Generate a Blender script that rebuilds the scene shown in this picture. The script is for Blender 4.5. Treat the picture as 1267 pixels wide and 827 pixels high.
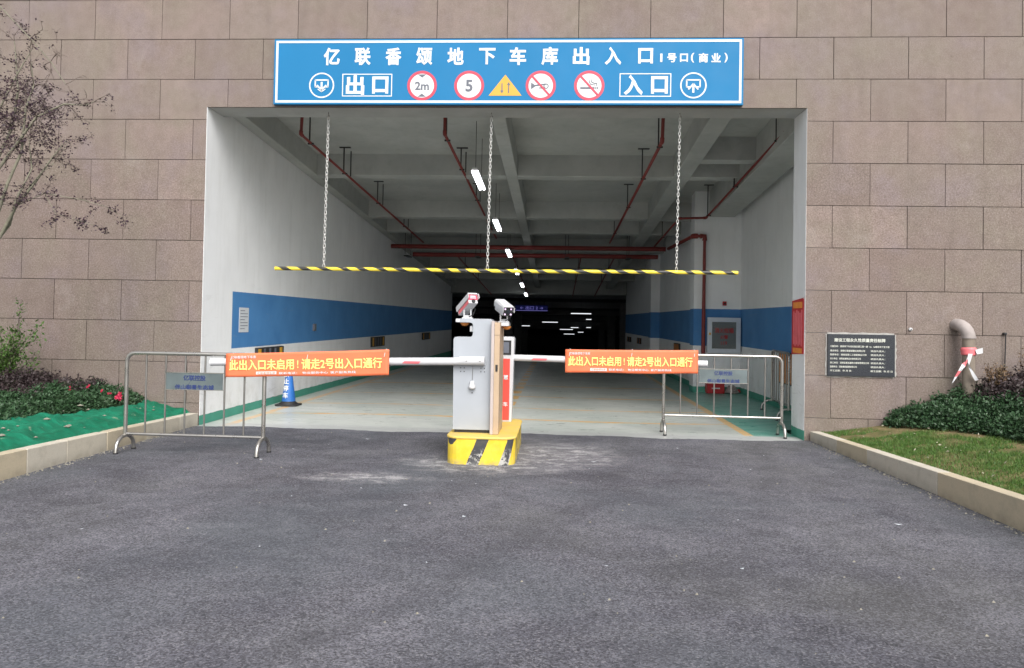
import bpy, bmesh, math, random
import numpy as np
from mathutils import Vector, Matrix, noise
from math import radians, sin, cos, pi

S = bpy.context.scene
C = S.collection
for o in list(bpy.data.objects):
    bpy.data.objects.remove(o)
random.seed(7)

# ------------------------------------------------------------------ camera
F, YAW, PITCH, ROLL = 946.6, 0.0561, 0.0200, 0.0175
cam_data = bpy.data.cameras.new('camera')
cam = bpy.data.objects.new('camera', cam_data)
C.objects.link(cam)
fw = Vector((-sin(YAW)*cos(PITCH), cos(YAW)*cos(PITCH), sin(PITCH)))
rt = Vector((cos(YAW), sin(YAW), 0))
up = rt.cross(fw)
r2 = cos(ROLL)*rt + sin(ROLL)*up
u2 = -sin(ROLL)*rt + cos(ROLL)*up
m = Matrix((r2, u2, -fw)).transposed().to_4x4()
m.translation = (0.7231, -9.9201, 1.435)
cam.matrix_world = m
cam_data.sensor_width = 36
cam_data.sensor_fit = 'HORIZONTAL'
cam_data.lens = F/1267*36
cam_data.shift_x = -0.0031
cam_data.shift_y = -0.0263
cam_data.clip_end = 2000
S.camera = cam

# ------------------------------------------------------------------ light
SUN_EL, SUN_AZ = 42, 163       # azimuth: direction the light comes from, behind the camera
w = bpy.data.worlds.new('World')
S.world = w
w.use_nodes = True
nt = w.node_tree
nt.nodes.clear()
out = nt.nodes.new('ShaderNodeOutputWorld')
bg = nt.nodes.new('ShaderNodeBackground')
sky = nt.nodes.new('ShaderNodeTexSky')
sky.sky_type = 'NISHITA'
sky.sun_disc = False
sky.sun_elevation = radians(SUN_EL)
sky.sun_rotation = radians(SUN_AZ)
sky.dust_density = 3.0
hs = nt.nodes.new('ShaderNodeHueSaturation')
hs.inputs['Saturation'].default_value = 0.28
nt.links.new(sky.outputs[0], hs.inputs['Color'])
nt.links.new(hs.outputs[0], bg.inputs[0])
bg.inputs[1].default_value = 0.15
nt.links.new(bg.outputs[0], out.inputs[0])
sd = bpy.data.lights.new('sun', 'SUN')
sd.energy = 1.9
sd.angle = radians(45)
sd.color = (1.0, 0.97, 0.93)
sun = bpy.data.objects.new('sun', sd)
C.objects.link(sun)
d = Vector((sin(radians(SUN_AZ))*cos(radians(SUN_EL)), cos(radians(SUN_AZ))*cos(radians(SUN_EL)), sin(radians(SUN_EL))))
sun.rotation_euler = d.to_track_quat('Z', 'Y').to_euler()
S.view_settings.view_transform = 'Standard'
S.view_settings.look = 'None'
S.view_settings.exposure = 0.70
S.view_settings.gamma = 1
S.cycles.use_denoising = True
S.cycles.max_bounces = 8
S.cycles.diffuse_bounces = 4
S.cycles.sample_clamp_indirect = 4

# ------------------------------------------------------------------ materials
def srgb(r, g, b):
    f = lambda c: ((c/255+0.055)/1.055)**2.4 if c > 10 else c/255/12.92
    return (f(r), f(g), f(b), 1)

class N:
    """small node-tree builder"""
    def __init__(s, name):
        s.m = bpy.data.materials.new(name)
        s.m.use_nodes = True
        s.t = s.m.node_tree
        s.p = s.t.nodes['Principled BSDF']
        s.geo = None
    def new(s, t, **k):
        n = s.t.nodes.new(t)
        for a, b in k.items():
            setattr(n, a, b)
        return n
    def set(s, sock, v):
        if isinstance(v, bpy.types.NodeSocket):
            s.t.links.new(v, sock)
        elif v is not None:
            sock.default_value = v
    def pos(s):
        if s.geo is None:
            s.geo = s.new('ShaderNodeNewGeometry')
        return s.geo.outputs['Position']
    def xyz(s):
        n = s.new('ShaderNodeSeparateXYZ'); s.set(n.inputs[0], s.pos()); return n.outputs
    def noise(s, scale, detail=4, rough=0.55, vec=None, dist=0):
        n = s.new('ShaderNodeTexNoise')
        s.set(n.inputs['Vector'], vec or s.pos())
        n.inputs['Scale'].default_value = scale
        n.inputs['Detail'].default_value = detail
        n.inputs['Roughness'].default_value = rough
        n.inputs['Distortion'].default_value = dist
        return n.outputs['Fac']
    def voronoi(s, scale, vec=None, out='Distance'):
        n = s.new('ShaderNodeTexVoronoi')
        s.set(n.inputs['Vector'], vec or s.pos())
        n.inputs['Scale'].default_value = scale
        return n.outputs[out]
    def math(s, op, a, b=0.0, c=None):
        n = s.new('ShaderNodeMath', operation=op)
        s.set(n.inputs[0], a); s.set(n.inputs[1], b)
        if c is not None: s.set(n.inputs[2], c)
        return n.outputs[0]
    def ramp(s, fac, a, b, lo=0.0, hi=1.0):
        n = s.new('ShaderNodeMapRange')
        n.clamp = True
        s.set(n.inputs[0], fac)
        n.inputs[1].default_value = a; n.inputs[2].default_value = b
        n.inputs[3].default_value = lo; n.inputs[4].default_value = hi
        return n.outputs[0]
    def mix(s, fac, a, b, mode='MIX'):
        n = s.new('ShaderNodeMix', data_type='RGBA', blend_type=mode)
        s.set(n.inputs[0], fac); s.set(n.inputs[6], a); s.set(n.inputs[7], b)
        return n.outputs[2]
    def scale(s, v, x, y, z):
        n = s.new('ShaderNodeMapping')
        s.set(n.inputs[0], v)
        n.inputs['Scale'].default_value = (x, y, z)
        return n.outputs[0]
    def bump(s, h, strength=0.3, dist=0.01):
        n = s.new('ShaderNodeBump')
        n.inputs['Strength'].default_value = strength
        n.inputs['Distance'].default_value = dist
        s.set(n.inputs['Height'], h)
        s.set(s.p.inputs['Normal'], n.outputs[0])
    def done(s, col=None, rough=None, metal=None, spec=None):
        s.set(s.p.inputs['Base Color'], col)
        s.set(s.p.inputs['Roughness'], rough)
        s.set(s.p.inputs['Metallic'], metal)
        s.set(s.p.inputs['Specular IOR Level'], spec)
        return s.m

def c4(c, k=1.0):
    return (c[0]*k, c[1]*k, c[2]*k, 1)

def basic(name, col, rough=0.5, metal=0.0, var=0.12, sc=9, bump=0.0, bs=60, spec=0.5):
    n = N(name)
    f = n.noise(sc, 5)
    f2 = n.ramp(f, 0.3, 0.7, 0, 1)
    cc = n.mix(f2, c4(col, 1-var), c4(col, 1+var*0.7))
    rr = n.ramp(n.noise(sc*3), 0.3, 0.7, max(0, rough-0.08), min(1, rough+0.1))
    if bump:
        n.bump(n.noise(bs, 3), bump, 0.004)
    return n.done(cc, rr, metal, spec)

def mat_granite():
    n = N('granite_cladding')
    inf = n.new('ShaderNodeObjectInfo')
    rnd = inf.outputs['Random']
    sp = n.noise(150, 3, 0.75)
    sp2 = n.noise(52, 4, 0.75)
    big = n.noise(0.55, 4)
    mid = n.noise(7, 5, 0.6)
    zz_ = n.xyz()[2]
    rough_face = n.ramp(n.math('ADD', zz_, n.math('MULTIPLY', rnd, 0.5)), 3.4, 4.6, 1.0, 0.22)
    base = n.mix(rnd, (0.178, 0.134, 0.118, 1), (0.262, 0.203, 0.180, 1))
    base = n.mix(n.ramp(big, 0.35, 0.65), base, (0.205, 0.17, 0.148, 1))
    hv = n.noise(1.7, 3, 0.5)
    base = n.mix(n.ramp(hv, 0.52, 0.68, 0, 0.55), base, (0.215, 0.172, 0.182, 1))
    base = n.mix(n.ramp(hv, 0.48, 0.32, 0, 0.5), base, (0.205, 0.180, 0.138, 1))
    base = n.mix(n.ramp(mid, 0.4, 0.75, 0, 0.4), base, (0.155, 0.122, 0.102, 1))
    base = n.mix(n.math('MULTIPLY', n.ramp(sp2, 0.40, 0.53, 0.55, 0), rough_face), base, (0.105, 0.078, 0.066, 1))
    base = n.mix(n.math('MULTIPLY', n.ramp(sp2, 0.55, 0.68, 0, 0.5), rough_face), base, (0.37, 0.30, 0.26, 1))
    dark = n.ramp(sp, 0.35, 0.5, 0.72, 1.0)
    base = n.mix(1.0, base, dark, 'MULTIPLY')
    base = n.mix(n.ramp(sp, 0.58, 0.72, 0, 0.45), base, (0.40, 0.33, 0.29, 1))
    st = n.noise(1.3, 5, 0.65, n.scale(n.pos(), 3.5, 1, 0.45))
    base = n.mix(n.ramp(st, 0.5, 0.75, 0, 0.30), base, (0.12, 0.098, 0.085, 1))
    ch = n.noise(2.1, 4, 0.6)
    base = n.mix(n.ramp(ch, 0.6, 0.8, 0, 0.25), base, (0.40, 0.37, 0.35, 1))
    z = n.xyz()[2]
    splash = n.math('MULTIPLY', n.ramp(z, 0.05, 0.9, 1, 0), n.ramp(n.noise(4, 4), 0.35, 0.7))
    base = n.mix(n.math('MULTIPLY', splash, 0.6), base, (0.15, 0.13, 0.105, 1))
    n.bump(n.math('ADD', sp, sp2), 0.6, 0.004)
    return n.done(base, n.ramp(mid, 0.3, 0.7, 0.6, 0.85), 0, 0.3)

def mat_asphalt():
    n = N('asphalt')
    ag = n.voronoi(110)
    agc = n.new('ShaderNodeTexVoronoi'); n.set(agc.inputs['Vector'], n.pos()); agc.inputs['Scale'].default_value = 115
    sepc = n.new('ShaderNodeSeparateColor'); n.set(sepc.inputs[0], agc.outputs['Color'])
    cell = sepc.outputs[0]
    fine = n.noise(320, 2, 0.7)
    big = n.noise(0.55, 5, 0.6, dist=0.6)
    mid = n.noise(3.2, 5, 0.65)
    strk = n.noise(1.6, 5, 0.65, n.scale(n.pos(), 0.8, 1.1, 1), 1.6)
    base = n.mix(n.ramp(big, 0.35, 0.65), (0.078, 0.077, 0.093, 1), (0.152, 0.150, 0.172, 1))
    base = n.mix(n.ramp(strk, 0.42, 0.68, 0, 0.6), base, (0.178, 0.177, 0.196, 1))
    base = n.mix(n.ramp(mid, 0.45, 0.7, 0, 0.5), base, (0.075, 0.074, 0.084, 1))
    base = n.mix(1.0, base, n.ramp(cell, 0, 1, 0.40, 1.60), 'MULTIPLY')
    base = n.mix(n.ramp(cell, 0.90, 0.96, 0, 0.32), base, (0.32, 0.31, 0.31, 1))
    base = n.mix(n.ramp(fine, 0.36, 0.46, 0.7, 0), base, (0.025, 0.025, 0.03, 1))
    hue = n.noise(0.45, 3, 0.5)
    base = n.mix(n.ramp(hue, 0.52, 0.68, 0, 0.25), base, (0.105, 0.105, 0.085, 1))
    base = n.mix(n.ramp(hue, 0.48, 0.34, 0, 0.30), base, (0.085, 0.105, 0.12, 1))
    # faint tyre tracks curving into the opening
    xt = n.xyz()
    cv = n.math('ADD', xt[0], n.math('MULTIPLY', n.math('POWER', n.math('MAXIMUM', n.math('MULTIPLY', xt[1], -1.0), 0.0), 2.0), 0.045))
    cv = n.math('ADD', cv, n.math('MULTIPLY', n.noise(0.8, 3), 0.25))
    for tc in (-2.6, -1.2, 1.7, 3.2):
        tk = n.ramp(n.math('ABSOLUTE', n.math('SUBTRACT', cv, tc)), 0.07, 0.20, 1, 0)
        tk = n.math('MULTIPLY', tk, n.ramp(n.noise(2.5, 5, 0.7), 0.35, 0.7, 0, 0.38))
        base = n.mix(tk, base, (0.045, 0.045, 0.052, 1))
    # pale cement dust spilled round the island
    xs = n.xyz()
    def blob(cx, cy, rx, ry):
        a = n.math('DIVIDE', n.math('SUBTRACT', xs[0], cx), rx)
        b = n.math('DIVIDE', n.math('SUBTRACT', xs[1], cy), ry)
        q = n.math('ADD', n.math('MULTIPLY', a, a), n.math('MULTIPLY', b, b))
        return n.ramp(q, 0.15, 1.0, 1, 0)
    dust = n.math('MAXIMUM', n.math('MAXIMUM', blob(0.05, -2.25, 1.1, 0.55), blob(0.75, -1.6, 0.8, 0.9)), n.math('MULTIPLY', blob(-1.0, -3.05, 0.7, 0.28), 0.9))
    dn = n.math('MULTIPLY', dust, n.ramp(n.noise(6, 9, 0.82, n.scale(n.pos(), 0.7, 1.3, 1), 0.6), 0.50, 0.57))
    dn = n.math('ADD', n.math('MULTIPLY', dn, 0.85), n.math('MULTIPLY', dust, 0.13))
    dn = n.math('MULTIPLY', dn, n.ramp(cell, 0.0, 0.5, 0.55, 1.0))
    base = n.mix(n.math('MULTIPLY', dn, 0.9), base, (0.46, 0.45, 0.455, 1))
    flk = n.noise(9, 6, 0.75, n.scale(n.pos(), 0.55, 1.6, 1), 0.5)
    base = n.mix(n.ramp(flk, 0.70, 0.75, 0, 0.6), base, (0.36, 0.35, 0.355, 1))
    edge = n.math('MULTIPLY', n.ramp(n.math('ABSOLUTE', xs[0]), 3.3, 4.0, 0, 1), n.ramp(n.noise(2.3, 4), 0.35, 0.65, 0.1, 0.5))
    base = n.mix(edge, base, (0.065, 0.075, 0.08, 1))
    h = n.math('ADD', n.math('MULTIPLY', cell, 0.6), n.math('MULTIPLY', fine, 0.5))
    n.bump(h, 0.9, 0.006)
    return n.done(base, n.ramp(mid, 0.3, 0.7, 0.72, 0.95), 0, 0.3)

def mat_epoxy():
    n = N('epoxy_floor')
    xs = n.xyz()
    big = n.noise(0.8, 5, 0.6, dist=0.5)
    st = n.noise(1.8, 5, 0.65, n.scale(n.pos(), 0.35, 1.8, 1), 1.2)
    base = n.mix(n.ramp(big, 0.35, 0.65), (0.39, 0.43, 0.395, 1), (0.54, 0.555, 0.52, 1))
    base = n.mix(n.ramp(st, 0.45, 0.7, 0, 0.55), base, (0.42, 0.43, 0.42, 1))
    base = n.mix(n.ramp(n.noise(2.6, 5, 0.7), 0.55, 0.75, 0, 0.4), base, (0.19, 0.245, 0.225, 1))
    wob = n.math('MULTIPLY', n.math('SUBTRACT', n.noise(7, 3), 0.5), 0.03)
    x = n.math('ADD', xs[0], wob)
    y = n.math('ADD', xs[1], wob)
    def band(v, a, b):
        return n.math('MULTIPLY', n.math('GREATER_THAN', v, a), n.math('LESS_THAN', v, b))
    inside = n.math('GREATER_THAN', y, 0.28)
    wear = n.ramp(n.noise(6, 6, 0.7), 0.32, 0.6, 0.15, 0.95)
    green = n.math('MULTIPLY', n.math('GREATER_THAN', x, 3.31), inside)
    base = n.mix(n.math('MULTIPLY', green, n.ramp(n.noise(5, 5), 0.3, 0.6, 0.75, 1.0)), base, n.mix(n.noise(3, 4), (0.055, 0.25, 0.185, 1), (0.12, 0.36, 0.29, 1)))
    yl = n.math('MULTIPLY', band(x, 3.19, 3.31), inside)
    base = n.mix(n.math('MULTIPLY', yl, n.ramp(n.noise(9, 5), 0.25, 0.5, 0.45, 1)), base, (0.62, 0.40, 0.16, 1))
    yl = n.math('MULTIPLY', band(x, -3.72, -3.60), n.math('GREATER_THAN', y, 0.0))
    base = n.mix(n.math('MULTIPLY', yl, n.math('MULTIPLY', wear, 0.95)), base, (0.70, 0.40, 0.14, 1))
    # dashed centre line
    dash = n.math('LESS_THAN', n.math('FRACT', n.math('MULTIPLY', y, 0.9)), 0.55)
    yl = n.math('MULTIPLY', n.math('MULTIPLY', band(x, -0.18, 0.0), dash), n.math('GREATER_THAN', y, 2.2))
    base = n.mix(n.math('MULTIPLY', yl, n.ramp(wear, 0.2, 0.7, 0.5, 1)), base, (0.68, 0.38, 0.06, 1))
    # faint worn cross lines
    bow = n.math('ADD', y, n.math('MULTIPLY', n.math('SINE', n.math('MULTIPLY', x, 0.9)), 0.16))
    for a, b in ((1.42, 1.54), (2.9, 3.0), (4.9, 5.04), (7.4, 7.6)):
        yl = n.math('MULTIPLY', band(bow, a, b), band(x, -3.7, 3.2))
        base = n.mix(n.math('MULTIPLY', yl, n.ramp(n.noise(1.5, 6, 0.7), 0.38, 0.56, 0.12, 0.95)), base, (0.68, 0.40, 0.10, 1))
    # paler unpainted apron beside the asphalt, with grime
    ap = n.ramp(y, 0.15, 0.42, 1, 0)
    base = n.mix(n.math('MULTIPLY', ap, 0.7), base, (0.40, 0.405, 0.40, 1))
    gr = n.noise(3.5, 6, 0.7, n.scale(n.pos(), 0.6, 2, 1))
    base = n.mix(n.ramp(gr, 0.55, 0.75, 0, 0.45), base, (0.25, 0.26, 0.25, 1))
    n.bump(n.noise(40, 3), 0.12, 0.003)
    return n.done(base, n.ramp(gr, 0.3, 0.7, 0.22, 0.5), 0, 0.5)

def mat_garage_wall(name, axis, start=-99, z0=0.98, z1=1.81, kerb=0.125):
    """white plaster with a painted blue band and a green skirting"""
    n = N(name)
    xs = n.xyz()
    z = n.math('SUBTRACT', xs[2], n.math('MULTIPLY', xs[1], 0.0035))
    t = xs[axis]
    w1 = n.noise(1.2, 5, 0.6)
    base = n.mix(n.ramp(w1, 0.35, 0.7), (0.78, 0.79, 0.80, 1), (0.85, 0.86, 0.87, 1))
    st = n.noise(2.2, 5, 0.7, n.scale(n.pos(), 2.2, 2.2, 0.35))
    base = n.mix(n.ramp(st, 0.50, 0.75, 0, 0.22), base, (0.50, 0.50, 0.48, 1))
    low = n.math('MULTIPLY', n.ramp(xs[2], 0.1, 0.8, 1, 0), n.ramp(n.noise(5, 5, 0.7), 0.45, 0.7, 0, 0.4))
    base = n.mix(low, base, (0.45, 0.44, 0.40, 1))
    wz = n.math('ADD', z, n.math('MULTIPLY', n.math('SUBTRACT', n.noise(14, 2), 0.5), 0.008))
    b = n.math('MULTIPLY', n.math('MULTIPLY', n.math('GREATER_THAN', wz, z0), n.math('LESS_THAN', wz, z1)), n.math('GREATER_THAN', t, start))
    base = n.mix(b, base, n.mix(n.ramp(n.noise(2.0, 5), 0.3, 0.7), (0.055, 0.19, 0.43, 1), (0.080, 0.24, 0.50, 1)))
    gz = n.math('ADD', xs[2], n.math('MULTIPLY', n.math('SUBTRACT', n.noise(6, 4), 0.5), 0.03))
    g = n.math('LESS_THAN', gz, kerb)
    base = n.mix(g, base, n.mix(n.noise(4, 4), (0.05, 0.24, 0.17, 1), (0.09, 0.36, 0.27, 1)))
    sc_ = n.noise(3.0, 7, 0.75, n.scale(n.pos(), 1, 0.5, 3.0), 0.8)
    scf = n.math('MULTIPLY', n.ramp(sc_, 0.60, 0.64, 0, 0.35), n.ramp(xs[2], 0.5, 2.4, 1, 0.1))
    base = n.mix(scf, base, n.mix(0.6, base, (0.30, 0.29, 0.27, 1)))
    n.bump(n.noise(55, 4, 0.6), 0.12, 0.004)
    return n.done(base, 0.62, 0, 0.3)

def mat_concrete_ceiling():
    n = N('painted_concrete_ceiling')
    a = n.noise(0.9, 5, 0.6)
    b = n.noise(6, 5, 0.65)
    base = n.mix(n.ramp(a, 0.35, 0.65), (0.38, 0.39, 0.375, 1), (0.48, 0.49, 0.47, 1))
    base = n.mix(n.ramp(b, 0.5, 0.75, 0, 0.3), base, (0.26, 0.26, 0.24, 1))
    ln = n.noise(3, 3, 0.5, n.scale(n.pos(), 8, 0.6, 8))
    n.bump(n.math('ADD', ln, b), 0.2, 0.006)
    return n.done(base, 0.8, 0, 0.2)

def mat_island():
    n = N('hazard_paint')
    xs = n.xyz()
    diag = n.math('ADD', n.math('SUBTRACT', xs[0], n.math('MULTIPLY', xs[2], 0.42)), xs[1])
    diag = n.math('ADD', diag, n.math('MULTIPLY', n.math('SUBTRACT', n.noise(12, 3), 0.5), 0.015))
    st = n.math('GREATER_THAN', n.math('FRACT', n.math('ADD', n.math('MULTIPLY', diag, 3.1), 0.642)), 0.38)
    chip = n.ramp(n.noise(11, 8, 0.8), 0.50, 0.53)
    low = n.ramp(xs[2], 0.10, 0.18, 1, 0)
    blk = n.mix(n.math('MULTIPLY', chip, low), (0.05, 0.05, 0.055, 1), (0.42, 0.41, 0.38, 1))
    yel = n.mix(n.ramp(n.noise(7, 5, 0.7), 0.4, 0.7), (0.66, 0.47, 0.03, 1), (0.74, 0.56, 0.06, 1))
    side = n.mix(st, blk, yel)
    top = n.math('GREATER_THAN', xs[2], 0.262)
    yt = n.mix(n.ramp(n.noise(9, 6, 0.7), 0.42, 0.66), (0.72, 0.50, 0.10, 1), (0.62, 0.47, 0.16, 1))
    base = n.mix(top, side, yt)
    g = n.noise(4, 6, 0.7)
    base = n.mix(n.ramp(g, 0.5, 0.75, 0, 0.35), base, (0.25, 0.21, 0.12, 1))
    ych = n.ramp(n.noise(24, 7, 0.8), 0.63, 0.66, 0, 0.8)
    base = n.mix(n.math('MULTIPLY', ych, n.ramp(xs[2], 0.05, 0.25, 1, 0.4)), base, (0.33, 0.31, 0.26, 1))
    bot = n.math('MULTIPLY', n.ramp(xs[2], 0.0, 0.07, 1, 0), n.ramp(n.noise(20, 4), 0.35, 0.6))
    base = n.mix(n.math('MULTIPLY', bot, 0.7), base, (0.2, 0.2, 0.19, 1))
    n.bump(n.noise(45, 4), 0.2, 0.004)
    return n.done(base, 0.6, 0, 0.35)

def mat_tape(name='hazard_tape'):
    n = N(name)
    xs = n.xyz()
    ang = n.math('ARCTAN2', n.math('SUBTRACT', xs[2], 2.12), n.math('SUBTRACT', xs[1], 0.25))
    d = n.math('ADD', n.math('MULTIPLY', xs[0], 3.7), n.math('MULTIPLY', ang, -1/(2*pi)))
    d = n.math('ADD', d, n.math('MULTIPLY', n.noise(1.1, 2), 1.6))
    st = n.math('GREATER_THAN', n.math('FRACT', d), 0.46)
    base = n.mix(st, (0.03, 0.03, 0.03, 1), (0.80, 0.62, 0.05, 1))
    base = n.mix(n.ramp(n.noise(20, 4), 0.62, 0.7, 0, 0.5), base, (0.6, 0.55, 0.4, 1))
    return n.done(base, 0.4, 0, 0.5)

def mat_leaf(name, a, b, c):
    n = N(name)
    f = n.noise(38, 2, 0.5)
    g = n.noise(5, 3)
    base = n.mix(n.ramp(f, 0.35, 0.65), c4(a), c4(b))
    base = n.mix(n.ramp(g, 0.55, 0.75, 0, 0.7), base, c4(c))
    m_ = n.done(base, 0.5, 0, 0.35)
    n.p.inputs['Subsurface Weight'].default_value = 0.0
    return m_

def mat_kerb():
    n = N('kerb_stone')
    rnd = n.new('ShaderNodeObjectInfo').outputs['Random']
    base = n.mix(n.ramp(rnd, 0.2, 0.8), (0.50, 0.43, 0.31, 1), (0.54, 0.50, 0.42, 1))
    s = n.noise(170, 3, 0.7)
    base = n.mix(n.ramp(s, 0.3, 0.5, 0.4, 0), base, (0.26, 0.23, 0.18, 1))
    st = n.noise(6, 6, 0.7)
    base = n.mix(n.ramp(st, 0.5, 0.75, 0, 0.5), base, (0.30, 0.27, 0.21, 1))
    z = n.xyz()[2]
    lo = n.math('MULTIPLY', n.ramp(z, 0.0, 0.10, 1, 0), n.ramp(n.noise(9, 5), 0.3, 0.6, 0.2, 1))
    base = n.mix(n.math('MULTIPLY', lo, 0.5), base, (0.17, 0.15, 0.12, 1))
    n.bump(s, 0.3, 0.003)
    return n.done(base, 0.8, 0, 0.3)

def mat_soil():
    n = N('soil')
    f = n.noise(22, 6, 0.7)
    base = n.mix(n.ramp(f, 0.3, 0.7), (0.10, 0.065, 0.04, 1), (0.25, 0.18, 0.115, 1))
    n.bump(f, 0.9, 0.03)
    return n.done(base, 0.95, 0, 0.1)

def mat_lawn():
    n = N('lawn_ground')
    f = n.noise(4, 5, 0.65)
    g = n.noise(30, 5, 0.7)
    base = n.mix(n.ramp(f, 0.35, 0.6), (0.09, 0.11, 0.035, 1), (0.24, 0.18, 0.095, 1))
    base = n.mix(n.ramp(g, 0.4, 0.7), base, (0.13, 0.12, 0.06, 1))
    n.bump(g, 0.8, 0.02)
    return n.done(base, 0.95, 0, 0.1)

def mat_net():
    n = N('green_netting')
    f = n.noise(3.2, 5, 0.6, dist=0.6)
    base = n.mix(n.ramp(f, 0.35, 0.65), (0.004, 0.145, 0.075, 1), (0.012, 0.24, 0.135, 1))
    g = n.noise(5.5, 6, 0.7)
    base = n.mix(n.ramp(g, 0.62, 0.68, 0, 0.7), base, (0.33, 0.36, 0.26, 1))
    wv = n.new('ShaderNodeTexWave'); n.set(wv.inputs[0], n.pos()); wv.inputs['Scale'].default_value = 60
    n.bump(n.math('ADD', n.noise(9, 5, 0.6), n.math('MULTIPLY', wv.outputs['Fac'], 0.15)), 0.7, 0.03)
    return n.done(base, 0.6, 0, 0.3)

def emit(name, col, st, base=(0.8, 0.8, 0.8, 1)):
    n = N(name)
    n.set(n.p.inputs['Base Color'], base)
    n.set(n.p.inputs['Emission Color'], c4(col))
    n.set(n.p.inputs['Emission Strength'], st)
    return n.m

def mat_glass(name, col=(0.35, 0.38, 0.36), a=0.35):
    n = N(name)
    n.set(n.p.inputs['Alpha'], a)
    return n.done(c4(col), 0.12, 0, 0.8)

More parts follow.
